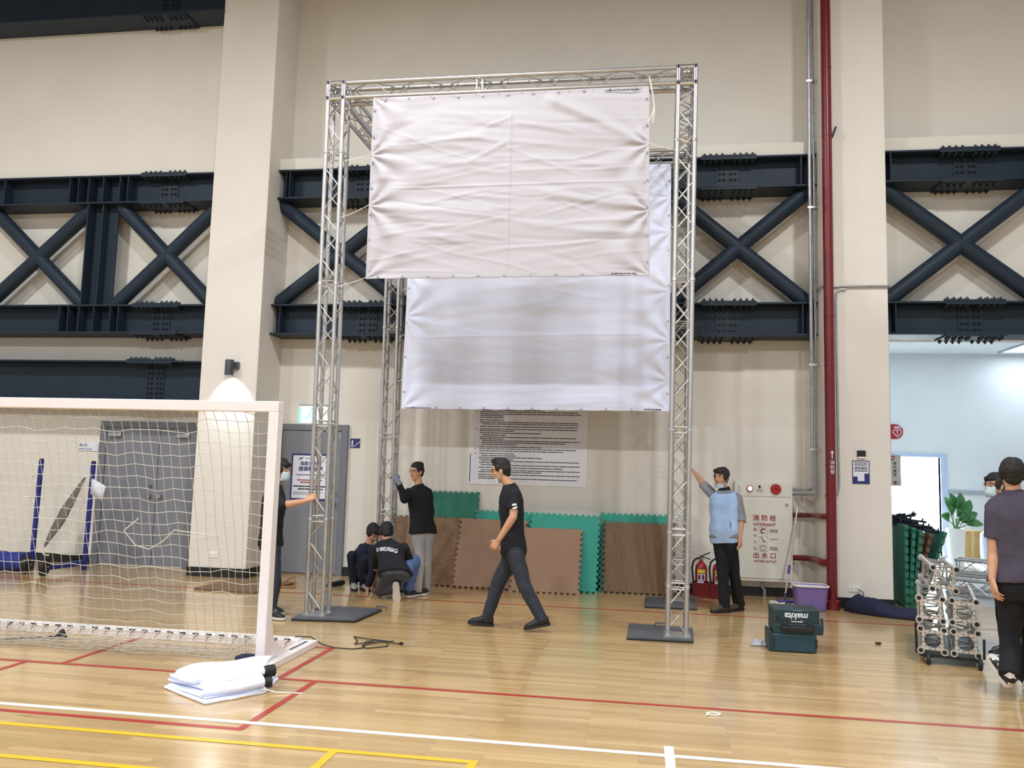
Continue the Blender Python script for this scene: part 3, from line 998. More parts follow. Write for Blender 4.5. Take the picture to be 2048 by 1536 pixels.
def extinguisher(x, y, label):
    root = thing('fire_extinguisher', label, 'fire extinguisher', (x, y, 0), 'red extinguishers under the hydrant cabinet wall')
    st = MB()
    st.box((x - 0.115, y - 0.10, 0), (x + 0.115, y + 0.10, 0.02))
    for lo, hi in (((-0.115, -0.10), (0.115, -0.088)), ((-0.115, 0.088), (0.115, 0.10)), ((-0.115, -0.088), (-0.103, 0.088)), ((0.103, -0.088), (0.115, 0.088))):
        st.box((x + lo[0], y + lo[1], 0.02), (x + hi[0], y + hi[1], 0.19))
    st.build('stand_box', M_REDP, root, bevel=0.003)
    MB().lathe([(0.0, 0.022), (0.07, 0.022), (0.078, 0.035), (0.078, 0.36), (0.068, 0.41), (0.035, 0.445), (0.022, 0.46), (0.022, 0.47)], (x, y, 0), n=26).build('cylinder', mat('extinguisher_red', srgb(150, 30, 34), 0.3) if 'extinguisher_red' not in MATS else MATS['extinguisher_red'], root)
    MB().lathe([(0.022, 0.468), (0.026, 0.475), (0.026, 0.505), (0.0, 0.51)], (x, y, 0), n=14).build('valve', M_CHROME, root)
    hd = MB()
    hd.obox((x + 0.045, y, 0.545), (0.07, 0, 0.032), (0, 0.011, 0), (-0.003, 0, 0.006))
    hd.obox((x + 0.055, y, 0.505), (0.065, 0, -0.018), (0, 0.011, 0), (0.001, 0, 0.006))
    hd.build('handle', M_BLACKP, root)
    MB().tube([(x, y, 0.49), (x - 0.05, y - 0.01, 0.50), (x - 0.10, y - 0.02, 0.46), (x - 0.12, y - 0.03, 0.38), (x - 0.11, y - 0.04, 0.26), (x - 0.095, y - 0.045, 0.17)], 0.013, 8).build('hose', M_BLACK, root)
    for a0, a1, z0, z1, m in ((-2.3, -0.9, 0.31, 0.36, M_YELL), (-2.3, -0.9, 0.22, 0.30, M_PAPER), (-2.2, -1.7, 0.23, 0.29, M_REDT), (-1.5, -1.1, 0.23, 0.29, M_BLUE), (-2.35, -1.2, 0.13, 0.21, M_PAPER)):
        lb = MB()
        q = 0.0785 + (0.0006 if m in (M_REDT, M_BLUE) else 0)
        lb.grid([[(x + q * math.cos(a0 + (a1 - a0) * i / 8), y + q * math.sin(a0 + (a1 - a0) * i / 8), zz) for i in range(9)] for zz in (z0, z1)])
        lb.build('sticker', m, root)
    return root


extinguisher(0.785, 11.40, 'red fire extinguisher wholly in view beside the truss leg')
extinguisher(1.005, 11.36, 'red fire extinguisher partly hidden by the legs of the man in the vest')
# ================================================================== THE TRUSS GATE


def plate_hole(mb, c, ax, ay, half, rh, th, n=32, mi=0):
    """Square plate with a round hole; ax, ay unit vectors in the plate."""
    c, ax, ay = Vector(c), Vector(ax).normalized(), Vector(ay).normalized()
    az = ax.cross(ay)
    outer, inner = [], []
    for i in range(n):
        t = 2 * PI * (i + 0.5) / n
        x, y = math.cos(t), math.sin(t)
        s = half / max(abs(x), abs(y))
        outer.append(c + ax * x * s + ay * y * s)
        inner.append(c + ax * x * rh + ay * y * rh)
    d = az * th / 2
    mb.rings([[p + d for p in inner], [p + d for p in outer], [p - d for p in outer], [p - d for p in inner], [p + d for p in inner]], mi, True, False)


def lattice(parent, name, p0, p1, hint, s=0.17, r=0.0185, per=0.25, collars=(), lr=0.0065, nameparts=True, mA=None, end_plates=False, local=False, phase=0.0):
    """Box truss between two centres: lacing mesh with chords and collars under it."""
    mA = mA or M_ALU
    p0, p1 = Vector(p0), Vector(p1)
    a, b, d = basis(p1 - p0, hint)
    L = (p1 - p0).length
    h = s / 2
    cs = [a * h + b * h, -a * h + b * h, -a * h - b * h, a * h - b * h]
    lace = MB()
    n = max(1, int(round(L / per)))
    step = L / n
    for f in range(4):
        c0, c1 = cs[f], cs[(f + 1) % 4]
        for k in range(n):
            z0, z1 = k * step, (k + 1) * step
            if (k + f) % 2:
                c0_, c1_ = c1, c0
            else:
                c0_, c1_ = c0, c1
            lace.cyl(p0 + d * (z0 + 0.02) + c0_ * 0.97, p0 + d * (z1 - 0.02) + c1_ * 0.97, lr, n=6)
    for q in collars:
        for f in range(4):
            c0, c1 = cs[f], cs[(f + 1) % 4]
            for dz in (-0.03, 0.03):
                lace.cyl(p0 + d * (q + dz) + c0, p0 + d * (q + dz) + c1, lr * 1.2, n=6)
    o = lace.build(name, mA, parent, local=local)
    kw = dict(local=local)
    for c in cs:
        m = MB().cyl(p0 + c, p1 + c, r, n=18)
        m.build('chord', mA, o, local=local)
    for q in collars:
        for c in cs:
            MB().cyl(p0 + c + d * (q - 0.013), p0 + c + d * (q + 0.013), r * 1.27, n=18).build('coupling_ring', M_ALUB, o, local=local)
    return o


gate = thing('truss_gate', 'tall silver box truss gate with four legs and grey base plates', 'truss', (-1.46, 9.65, 0))
ZT = 5.70          # centre height of the top beams
LEGS = {   # bottom centre, top centre, collar heights
    'FL': ((-3.338, 8.515), (-3.385, 8.50), (1.02, 2.02, 3.53, 5.0)),
    'FR': ((0.352, 8.470), (0.418, 8.50), (0.505, 1.02, 2.02, 3.54, 5.0)),
    'BL': ((-3.325, 10.79), (-3.37, 10.75), (0.99, 1.99, 3.44)),
    'BR': ((0.462, 10.83), (0.47, 10.75), (0.5, 1.02, 2.02, 3.5)),
}
for k, (b0, t0, cl) in LEGS.items():
    lattice(gate, 'truss_leg', (b0[0], b0[1], 0.045), (t0[0], t0[1], ZT - 0.11), (1, 0, 0.01), s=0.176, r=0.0225, collars=[c - 0.045 for c in cl], per=0.25)


def corner_block(x, y):
    c = Vector((x, y, ZT))
    mb = MB()
    h = 0.088
    for ax, ay in (((1, 0, 0), (0, 0, 1)), ((1, 0, 0), (0, 1, 0)), ((0, 1, 0), (0, 0, 1))):
        az = Vector(ax).cross(Vector(ay))
        for s in (-1, 1):
            plate_hole(mb, c + az * s * (h + 0.012), ax, ay, 0.086, 0.055, 0.010)
    for i in range(3):
        e = [Vector((1, 0, 0)), Vector((0, 1, 0)), Vector((0, 0, 1))]
        d = e[i]
        a, b = e[(i + 1) % 3], e[(i + 2) % 3]
        for sa in (-1, 1):
            for sb in (-1, 1):
                mb.cyl(c + a * sa * h + b * sb * h - d * 0.112, c + a * sa * h + b * sb * h + d * 0.112, 0.025, n=14)
    bt = mb
    for az, u, v in (((0, -1, 0), (1, 0, 0), (0, 0, 1)), ((0, 0, -1), (1, 0, 0), (0, 1, 0)), ((1, 0, 0), (0, 1, 0), (0, 0, 1)), ((-1, 0, 0), (0, 1, 0), (0, 0, 1))):
        az, u, v = Vector(az), Vector(u), Vector(v)
        for i in range(8):
            t = 2 * PI * i / 8
            bolt(bt, c + az * (h + 0.017) + u * 0.068 * math.cos(t) + v * 0.068 * math.sin(t), az, 0.005, 0.006, 1)
        for su in (-1, 1):
            for sv in (-1, 1):
                bt.cyl(c + az * 0.112 + u * su * h + v * sv * h, c + az * 0.114 + u * su * h + v * sv * h, 0.014, n=12, mi=1)
    mb.build('corner_block', [M_ALUB, M_BLACKP], gate)


TOP = {k: v[1] for k, v in LEGS.items()}
for k in TOP:
    corner_block(*TOP[k])
e = 0.115
lattice(gate, 'truss_beam', (TOP['FL'][0] + e, TOP['FL'][1], ZT), (TOP['FR'][0] - e, TOP['FR'][1], ZT), (0, 0, 1), s=0.172, r=0.0225, collars=(1.5,), per=0.27)
lattice(gate, 'truss_beam', (TOP['BL'][0] + e, TOP['BL'][1], ZT), (TOP['BR'][0] - e, TOP['BR'][1], ZT), (0, 0, 1), s=0.172, r=0.0225, collars=(1.5,), per=0.27)
lattice(gate, 'truss_beam', (TOP['FL'][0], TOP['FL'][1] + e, ZT), (TOP['BL'][0], TOP['BL'][1] - e, ZT), (0, 0, 1), s=0.172, r=0.0225, collars=(1.0,), per=0.25)
lattice(gate, 'truss_beam', (TOP['FR'][0], TOP['FR'][1] + e, ZT), (TOP['BR'][0], TOP['BR'][1] - e, ZT), (0, 0, 1), s=0.172, r=0.0225, collars=(1.0,), per=0.25)


def base_plate(pts, leg):
    bx, by = leg
    mb = MB()
    n = len(pts)
    lo = [(x, y, 0.004) for x, y in pts]
    md = [(x, y, 0.016) for x, y in pts]
    mb.rings([lo, md])
    o = mb.build('base_plate', M_BLACK, gate, smooth=False)
    cx, cy = sum(p[0] for p in pts) / n, sum(p[1] for p in pts) / n
    tp = [(cx + (x - cx) * 0.985, cy + (y - cy) * 0.985) for x, y in pts]
    MB().rings([[(x, y, 0.016) for x, y in tp], [(x, y, 0.032) for x, y in tp]]).build('steel_top', M_PLATE, o, smooth=False)
    mb = MB()
    mb.box((bx - 0.13, by - 0.13, 0.032), (bx + 0.13, by + 0.13, 0.042))
    for sx in (-1, 1):
        for sy in (-1, 1):
            mb.cyl((bx + sx * 0.088, by + sy * 0.088, 0.04), (bx + sx * 0.088, by + sy * 0.088, 0.062), 0.030, n=16)
    mb.build('foot_socket', M_ALUB, o)
    hx, hy = max(pts, key=lambda p: p[1])
    ex, ey = sorted(pts, key=lambda p: p[1])[-2]
    mx, my = (hx + ex) / 2, (hy + ey) / 2 - 0.03
    MB().tube([(mx - 0.06, my, 0.03), (mx - 0.05, my, 0.06), (mx + 0.05, my, 0.06), (mx + 0.06, my, 0.03)], 0.008, 8).build('lift_handle', M_PLATE, o)


base_plate([(-3.50, 8.215), (-2.85, 8.305), (-2.80, 9.03), (-3.50, 9.03)], LEGS['FL'][0])
base_plate([(-0.125, 8.24), (0.50, 8.255), (0.53, 8.93), (-0.115, 8.98)], LEGS['FR'][0])
base_plate([(0.05, 10.24), (0.66, 10.25), (0.675, 10.98), (0.06, 10.98)], LEGS['BR'][0])
base_plate([(-3.5, 10.50), (-2.9, 10.50), (-2.9, 11.08), (-3.5, 11.08)], LEGS['BL'][0])

# ================================================================== BANNERS


def fold_field(U, V, aspect, anchors, ridges, waves, seed):
    rs = np.random.RandomState(seed)
    D = np.zeros_like(U)
    X = U * aspect
    for ua, va, amp, dirx in anchors:
        dx = (X - ua * aspect) * dirx
        dz = V - va
        r = np.sqrt(dx ** 2 + dz ** 2) + 1e-4
        ang = np.arctan2(dz, np.abs(dx) + 1e-3)
        ph = rs.uniform(0, 6.28)
        D += amp * np.exp(-r / 0.30) * np.cos(ang * 9 + ph) * np.clip(r / 0.05, 0, 1)
    for x0, z0, x1, z1, amp, wd in ridges:
        ax, az = (x1 - x0) * aspect, z1 - z0
        ln = math.hypot(ax, az)
        tx, tz = ax / ln, az / ln
        px, pz = X - x0 * aspect, V - z0
        s = (px * tx + pz * tz) / ln
        q = -px * tz + pz * tx
        env = np.clip(np.minimum(s / 0.12, (1 - s) / 0.12), 0, 1)
        D += amp * env * np.exp(-(q / wd) ** 2)
    for k in range(waves):
        ax = rs.uniform(0.10, 0.42)
        th = rs.normal() * 0.16
        cx, cz = rs.uniform(0, aspect), rs.uniform(0.02, 0.98)
        c_, s_ = math.cos(th), math.sin(th)
        p = (X - cx) * c_ + (V - cz) * s_
        q = -(X - cx) * s_ + (V - cz) * c_
        q = q + rs.uniform(-0.02, 0.02) * np.sin(p * rs.uniform(6, 14))
        wd = rs.uniform(0.007, 0.020)
        D += rs.uniform(0.0018, 0.0050) * rs.choice((1, 1, -1)) * np.exp(-(p / ax) ** 4) * np.exp(-(q / wd) ** 2)
    for k in range(14):
        fz = rs.uniform(6, 16)
        ph = rs.uniform(0, 6.28)
        cx, cz = rs.uniform(0, aspect), rs.uniform(0, 1)
        D += rs.uniform(0.002, 0.005) * np.sin(rs.uniform(0.3, 2) * X + fz * V + ph) * np.exp(-((X - cx) / 0.5) ** 2 - ((V - cz) / 0.2) ** 2)
    return D


def banner(name, label, TL, TR, BR, BL, m, anchors, ridges, waves, seed, nx=230, nz=170, group=None, grom=True):
    """Hanging vinyl: four corners, tension folds, hem and grommets."""
    TL, TR, BR, BL = map(lambda p: np.array(p, float), (TL, TR, BR, BL))
    aspect = np.linalg.norm(TR - TL) / np.linalg.norm(TL - BL)
    u = np.linspace(0, 1, nx)
    v = np.linspace(0, 1, nz)
    U, V = np.meshgrid(u, v)
    D = fold_field(U, V, aspect, anchors, ridges, waves, seed)
    edge = np.clip(np.minimum(np.minimum(U, 1 - U) * aspect, np.minimum(V, 1 - V)) / 0.02, 0.25, 1)
    D = D * edge * 1.0
    P = (1 - U)[..., None] * ((1 - V)[..., None] * TL + V[..., None] * BL) + U[..., None] * ((1 - V)[..., None] * TR + V[..., None] * BR)
    # light scallops between the fixings along the bottom and sides
    P[..., 2] += 0.006 * np.abs(np.sin(U * PI * 11)) * V ** 12
    P[..., 1] -= D
    mb = MB()
    mb.grid([[tuple(P[j, i]) for i in range(nx)] for j in range(nz)])
    o = mb.build(name, m, None, smooth=True, angle=80, solid=0.002)
    c = (TL + TR + BL + BR) / 4
    c[2] = min(BL[2], BR[2])
    o.data.transform(Matrix.Translation(Vector(-c)))
    o.location = Vector(c)
    props(o, label, 'banner', group)
    hem = MB()
    g = MB()
    for p, q, n in ((TL, TR, 11), (BL, BR, 11), (TL, BL, 7), (TR, BR, 7)):
        inw = (c + np.array([0, 0, 1.0]) - (p + q) / 2)
        for k in range(n):
            w = p + (q - p) * (k + 0.5) / n
            s = np.array([np.sign(inw[0]) if abs(p[0] - q[0]) < 1 else 0, 0, np.sign(inw[2]) if abs(p[0] - q[0]) > 1 else 0]) * 0.025
            w = w + s
            MB().lathe([(0.006, 0.0), (0.006, 0.006), (0.013, 0.006), (0.013, 0.0)], (w[0], w[1] - 0.004, w[2]), (0, -1, 0), 12, caps=False).build('grommet', M_GALV, o)
    return o


def tie(parent, a, b, r=0.004, sag=0.01):
    a, b = Vector(a), Vector(b)
    pts = [a.lerp(b, i / 8) - Vector((0, 0, sag * math.sin(PI * i / 8))) for i in range(9)]
    MB().tube(pts, r, 6).build('tie_cord', M_CORD, parent)


yb = 8.385
b1 = banner('white_banner', 'warm white blank banner hung highest, on the front of the truss gate', (-2.945, yb, 5.585), (0.035, yb, 5.585), (0.055, yb, 3.575), (-2.935, yb, 3.565), M_BAN1,
            [(0, 0.32, 0.018, 1), (0, 0.60, 0.018, 1), (1, 0.31, 0.014, -1), (1, 0.66, 0.016, -1), (0, 1, 0.012, 1), (1, 1, 0.012, -1), (0, 0, 0.010, 1)],
            [(0.63, 0.03, 0.985, 0.30, 0.030, 0.028), (0.005, 0.51, 0.995, 0.50, 0.006, 0.006), (0.513, 0.08, 0.510, 0.99, 0.009, 0.007), (0.0, 0.32, 0.45, 0.22, 0.010, 0.02), (0.0, 0.60, 0.5, 0.66, 0.012, 0.025), (0.62, 0.55, 1.0, 0.66, 0.014, 0.022),
             (0.42, 0.19, 0.52, 0.14, 0.008, 0.012), (0.36, 0.38, 0.51, 0.27, 0.008, 0.014), (0.52, 0.16, 0.75, 0.24, 0.006, 0.016), (0.1, 0.24, 0.45, 0.25, 0.006, 0.015), (0.15, 0.42, 0.5, 0.35, 0.005, 0.015), (0.55, 0.72, 0.95, 0.78, 0.006, 0.018), (0.02, 0.75, 0.4, 0.8, 0.006, 0.02), (0.55, 0.38, 0.9, 0.42, 0.005, 0.018)], 120, 3, nx=300, nz=240)
tie(b1, (-2.93, yb - 0.01, 4.94), (-3.25, 8.42, 4.90))
tie(b1, (-2.93, yb - 0.01, 4.38), (-3.26, 8.42, 4.26))
tie(b1, (-2.925, yb - 0.01, 3.585), (-3.26, 8.42, 3.50))
tie(b1, (0.04, yb - 0.01, 4.96), (0.33, 8.42, 4.90))
tie(b1, (0.05, yb - 0.01, 4.25), (0.33, 8.42, 4.06))
tie(b1, (0.05, yb - 0.01, 3.59), (0.32, 8.42, 3.47))
MB().tube([(0.03, yb - 0.01, 5.68), (0.05, yb - 0.02, 5.60), (0.07, yb - 0.02, 5.48), (0.085, yb - 0.02, 5.35), (0.06, yb - 0.02, 5.24), (0.02, yb - 0.03, 5.18)], 0.006, 6).build('tie_cord', M_CORD, b1)
MB().tube([(0.045, yb - 0.015, 5.60), (0.075, yb - 0.025, 5.45), (0.09, yb - 0.02, 5.30), (0.07, yb - 0.02, 5.17)], 0.005, 6).build('tie_cord', M_CORD, b1)
k = MB()
for i in range(12):
    x = -2.8 + i * 0.25
    k.lathe([(0.021, -0.006), (0.024, -0.006), (0.024, 0.006), (0.021, 0.006), (0.021, -0.006)], (x, 8.415, 5.615), (1, 0, 0), 12, caps=False)
    k.cyl((x, yb - 0.006, 5.565), (x, 8.40, 5.596), 0.003, n=5)
k.build('cable_ties', M_GALV, b1)
pr = MB()
dashes(pr, -0.42, -0.06, 5.545, 0.010, yb - 0.016, 201, 0.006, 0.02, 0.05)
pr.build('edge_print', M_INK, b1)
pr = MB()
dashes(pr, -0.33, -0.08, 3.60, 0.010, yb - 0.012, 203, 0.006, 0.02, 0.05)
pr.build('edge_print', M_INK, b1)

y2 = 10.635
b2 = banner('white_banner', 'cool white blank banner hung lower, on the back of the truss gate', (-3.13, y2, 5.59), (0.335, y2, 5.59), (0.335, y2, 2.365), (-3.15, y2, 2.345), M_BAN2,
            [(0, 0.44, 0.012, 1), (0, 0.62, 0.022, 1), (1, 0.14, 0.02, -1), (1, 0.28, 0.012, -1), (1, 0.52, 0.014, -1), (1, 0.72, 0.018, -1), (1, 0.88, 0.015, -1), (0, 1, 0.014, 1), (1, 1, 0.014, -1)],
            [(0.005, 0.455, 0.995, 0.45, 0.008, 0.006), (0.005, 0.705, 0.995, 0.690, 0.008, 0.005), (0.0, 0.62, 0.6, 0.56, 0.012, 0.02), (0.45, 0.58, 0.95, 0.60, 0.008, 0.02), (0.1, 0.44, 0.6, 0.47, 0.007, 0.015), (0.82, 0.30, 0.99, 0.10, 0.025, 0.03), (0.86, 0.42, 0.995, 0.26, 0.02, 0.02), (0.3, 0.8, 0.8, 0.84, 0.006, 0.02), (0.5, 0.92, 0.98, 0.78, 0.012, 0.025), (0.55, 0.99, 0.98, 0.90, 0.012, 0.025)], 110, 9, nx=290, nz=260)
for zz in (3.98, 3.35, 2.75, 2.36):
    tie(b2, (-3.13, y2 - 0.01, zz), (-3.24, 10.70, zz - 0.03 if zz > 2.5 else zz - 0.12), 0.004, 0.004)
for zz in (5.1, 4.55, 4.0, 3.3, 2.8, 2.4):
    tie(b2, (0.32, y2 - 0.01, zz), (0.39, 10.72, zz + 0.01), 0.004, 0.004)
pr = MB()
dashes(pr, 0.02, 0.24, 2.39, 0.010, y2 - 0.012, 205, 0.006, 0.02, 0.05)
pr.build('edge_print', M_INK, b2)
pr = MB()
dashes(pr, -3.1, -2.75, 2.365, 0.008, y2 - 0.012, 206, 0.004, 0.02, 0.05)
pr.build('edge_print', M_INK, b2)

# ================================================================== GOAL
GX1, GX0 = -2.838, -5.998          # outer faces of the posts
GY = 6.20
goal = thing('goal', 'white indoor football goal with a loose cord net', 'goal', (-4.42, 6.6, 0))
MB().box((GX0, GY, 1.988), (GX1, GY + 0.10, 2.072)).build('crossbar', M_GOAL, goal, bevel=0.006)
for x in (GX0, GX1 - 0.08):
    MB().box((x, GY, 0.0), (x + 0.08, GY + 0.10, 1.990)).build('post', M_GOAL, goal, bevel=0.006)
for x0, x1 in ((GX0 - 0.05, GX0 + 0.085), (GX1 - 0.085, GX1 + 0.05)):
    sb = MB().box((x0, GY + 0.005, 0.0), (x1, 7.16, 0.055)).build('side_base', M_GOAL, goal, bevel=0.006)
    xc = (x0 + x1) / 2
    sl = MB().box((xc - 0.028, 6.68, 0.0545), (xc + 0.028, 7.12, 0.0555))
    for i in range(6):
        yy = 6.72 + i * 0.06
        sl.box((xc - 0.016, yy, 0.0545), (xc + 0.016, yy + 0.042, 0.0562), 1)
    sl.build('slot_plate', [M_WHITE, M_BLACK], sb)
    gs = MB()
    gs.prism([(0, 0.05), (0.42, 0.05), (0.10, 0.18), (0.05, 0.33), (0, 0.36)], 0.012, M=Matrix.Translation((xc + 0.006, GY + 0.09, 0)) @ Matrix.Rotation(PI / 2, 4, 'Z'))
    gs.build('gusset', M_GOAL, sb, bevel=0.002)
MB().box((GX0 + 0.085, 7.02, 0.0), (GX1 - 0.085, 7.16, 0.072)).build('back_base', M_GOAL, goal, bevel=0.006)
for i in range(24):
    hk = MB()
    x = GX0 + 0.15 + i * 0.122
    hk.box((x, 7.015, 0.072), (x + 0.05, 7.03, 0.078))
    hk.tube([(x + 0.06, 7.02, 0.075), (x + 0.03, 7.0, 0.05), (x + 0.02, 7.0, 0.02)], 0.003, 4)
    hk.build('net_hook', M_BLACK, goal)

# net: sags behind the bar, then lies loose on the floor
prof = [(GY + 0.06, 1.995), (GY + 0.15, 1.90), (GY + 0.24, 1.60), (GY + 0.36, 1.20), (GY + 0.48, 0.80), (GY + 0.58, 0.45), (GY + 0.66, 0.18), (GY + 0.72, 0.045), (GY + 0.60, 0.02), (GY + 0.44, 0.014), (GY + 0.30, 0.012), (GY + 0.24, 0.018), (GY + 0.34, 0.03), (GY + 0.54, 0.035), (GY + 0.74, 0.05), (GY + 0.81, 0.085)]
pl = [0]
for i in range(1, len(prof)):
    pl.append(pl[-1] + math.dist(prof[i], prof[i - 1]))


def on_prof(s):
    s = max(0, min(s, pl[-1]))
    for i in range(1, len(pl)):
        if s <= pl[i]:
            t = (s - pl[i - 1]) / (pl[i] - pl[i - 1])
            return tuple(prof[i - 1][k] + t * (prof[i][k] - prof[i - 1][k]) for k in (0, 1))
    return prof[-1]


xa, xb = GX0 + 0.07, GX1 - 0.07
nc, nrw = 35, int(pl[-1] / 0.098)
rs = np.random.RandomState(4)
G = []
for j in range(nrw + 1):
    s = pl[-1] * j / nrw
    y, z = on_prof(s)
    row = []
    pinch = 0.20 * math.sin(min(1, s / 2.1) * PI * 0.5) ** 2
    for i in range(nc + 1):
        u = i / nc
        x = xa + u * (xb - xa)
        q = max(0, (u - 0.80) / 0.20)
        x -= pinch * q
        fl_ = 1.0 if s > 2.2 else 0.35
        dz = 0.010 * math.sin(i * 0.9 + j * 0.5) + rs.normal() * 0.005
        if s > 2.15:
            x += 0.05 * math.sin(j * 1.1 + i * 0.35) + (s - 2.15) * 0.06
            row.append(Vector((x, y + 0.03 * math.sin(i * 0.8 + j), max(0.006, z + abs(dz) * 0.6))))
        else:
            row.append(Vector((x + 0.006 * math.sin(j * 0.8 + i), y + 0.02 * math.sin(i * 0.45), z + dz - 0.02 * (1 - abs(((i * 0.5) % 2) - 1)) * 0.6)))
    G.append(row)
nt = MB()
for j in range(nrw + 1):
    nt.tube(G[j], 0.0026, 4, caps=False)
for i in range(nc + 1):
    nt.tube([G[j][i] for j in range(nrw + 1)], 0.0026, 4, caps=False)
for j in range(0, nrw + 1):
    for i in range(0, nc + 1):
        p = G[j][i]
        if p.x > -5.9:
            nt.ell(p, (0.005, 0, 0), (0, 0.005, 0), (0, 0, 0.006), 4, 3)
nt.build('net', M_NET, goal, angle=180)
# side net gathered between the post and the back edge of the net
sn = MB()
for j in range(0, 23):
    t = j / 22
    z = 1.93 * (1 - t) + 0.06
    y1, z1 = on_prof(2.15 * t + 0.05)
    x1 = xb - 0.20 * math.sin(min(1, t) * PI * 0.5) ** 2
    sn.tube([(GX1 - 0.075, GY + 0.07, z), (GX1 - 0.11, (GY + 0.07 + y1) / 2, (z + z1) / 2 - 0.03), (x1, y1, z1)], 0.0026, 4)
for k in range(1, 6):
    f = k / 6
    pts = []
    for j in range(0, 23):
        t = j / 22
        z = 1.93 * (1 - t) + 0.06
        y1, z1 = on_prof(2.15 * t + 0.05)
        x1 = xb - 0.20 * math.sin(min(1, t) * PI * 0.5) ** 2
        pts.append(Vector((GX1 - 0.075, GY + 0.07, z)).lerp(Vector((x1, y1, z1)), f))
    sn.tube(pts, 0.0026, 4)
pts = []
for j in range(0, 23):
    t = j / 22
    y1, z1 = on_prof(2.15 * t + 0.05)
    pts.append((xb - 0.20 * math.sin(min(1, t) * PI * 0.5) ** 2, y1 - 0.01, z1))
sn.tube(pts, 0.006, 5)
sn.build('side_net', M_NET, goal, angle=180)
lc = MB()
lc.tube([(-3.06, 6.62, 0.98), (-3.05, 6.66, 0.7), (-3.045, 6.7, 0.4), (-3.03, 6.6, 0.12), (-3.0, 6.45, 0.03)], 0.005, 5)
lc.build('dark_cord', M_BLACK, goal)
lc = MB()
lc.tube([(-4.45, 6.95, 1.06), (-4.35, 6.6, 0.98), (-4.25, 6.62, 0.86), (-4.12, 6.62, 0.83), (-4.0, 6.62, 0.90), (-3.9, 6.62, 1.0), (-3.7, 6.62, 0.98), (-3.5, 6.62, 0.96)], 0.005, 5)
lc.build('loose_cord', M_NET, goal)

# ================================================================== THINGS NEAR THE GOAL
# folded white cloth with two dark roll ends
cl = MB()


def slab(pts_lo, z0, z1, push=0.0):
    n = len(pts_lo)
    cx, cy = sum(p[0] for p in pts_lo) / n, sum(p[1] for p in pts_lo) / n
    rr = []
    for f, k in ((0.0, 0.985), (0.2, 1.0), (0.5, 1.012), (0.8, 1.0), (1.0, 0.97)):
        rr.append([(cx + (x - cx) * k, cy + (y - cy) * k, z0(x, y) + (z1(x, y) - z0(x, y)) * f) for x, y in pts_lo])
    cl.rings(rr)


def outline(c, n=9):
    out = []
    for i in range(len(c)):
        a, b = Vector(c[i] + (0,)), Vector(c[(i + 1) % len(c)] + (0,))
        for k in range(n):
            p = a.lerp(b, k / n)
            out.append((p.x, p.y))
    return out


q0 = outline([(-3.27, 5.56), (-2.80, 5.26), (-2.55, 5.62), (-2.62, 5.98), (-2.93, 6.12)])
tops = []
zf = [0.0]


def layer(q, h, tilt=0.0, ripple=0.004, seed=0):
    b = zf[0]
    lo = lambda x, y: b + ripple * math.sin(9 * x + 7 * y + seed) * (b > 0.01) + tilt * 0.6 * (x + 2.9) * (b > 0.01)
    hi = lambda x, y: b + h + ripple * math.sin(11 * x - 6 * y + seed + 1) + tilt * (x + 2.9)
    slab(q, lo, hi)
    zf[0] = b + h


cloth = thing('folded_banner', 'folded heap of white banner cloth on the floor before the goal post', 'folded cloth', (-2.9, 5.65, 0))
layer(q0, 0.022, 0, 0.003, 1)
q1 = outline([(-3.25, 5.57), (-2.83, 5.30), (-2.56, 5.63), (-2.64, 6.0), (-2.95, 6.14)])
layer(q1, 0.016, 0.01, 0.004, 2)
cl.build('lower_folds', M_BAN2, cloth, angle=60)
cl = MB()
cl.loft([((-2.85, 5.345, 0.058), (0, 0.055, 0.0), (0, 0.01, 0.030)), ((-2.72, 5.50, 0.066), (-0.05, 0.06, 0.0), (0, 0.0, 0.036)), ((-2.60, 5.66, 0.075), (-0.05, 0.055, 0), (0, 0, 0.040))], 20)
q2 = outline([(-3.27, 5.60), (-2.90, 5.42), (-2.62, 5.66), (-2.66, 6.0), (-2.95, 6.15)])
zf[0] = 0.045
layer(q2, 0.028, 0.02, 0.006, 3)
cl.build('middle_fold', M_BAN2, cloth, angle=60)
cl = MB()
P = []
for j in range(14):
    row = []
    v = j / 13
    for i in range(22):
        u = i / 21
        a = Vector((-3.27, 5.62, 0.088)).lerp(Vector((-2.60, 5.70, 0.150)), u)
        b_ = Vector((-3.10, 5.95, 0.10)).lerp(Vector((-2.72, 6.14, 0.135)), u)
        p = a.lerp(b_, v)
        p.y -= 0.10 * math.sin(PI * u) * (1 - v)
        p.z += 0.020 * math.sin(PI * v) + 0.008 * math.sin(7 * u + 3 * v) + 0.012 * math.sin(PI * u) * math.sin(PI * v)
        if v < 0.15:
            p.z -= (0.15 - v) * 0.30
        row.append(p)
    P.append(row)
cl.grid(P)
cl.build('top_fold', M_BAN2, cloth, angle=80, solid=0.012)
cl = MB()
cl.tube([(-3.25, 5.60, 0.085), (-3.10, 5.50, 0.086), (-2.99, 5.46, 0.090), (-2.95, 5.46, 0.108), (-2.965, 5.47, 0.12)], [0.012, 0.014, 0.018, 0.02, 0.012], 8)
cl.build('rolled_edge', M_BAN2, cloth)
for p, q, r in (((-2.63, 5.74, 0.115), (-2.575, 5.80, 0.115), 0.042), ((-2.60, 5.66, 0.062), (-2.545, 5.70, 0.060), 0.036)):
    MB().cyl(p, q, r, n=22).build('roll_end', M_BLACK, cloth, bevel=0.004)
o = MB().tube([(-2.78, 5.38, 0.006), (-2.70, 5.40, 0.006), (-2.62, 5.52, 0.012), (-2.55, 5.62, 0.03), (-2.48, 5.63, 0.012), (-2.40, 5.66, 0.006), (-2.30, 5.67, 0.006)], 0.005, 6).build('cord', M_CORD)
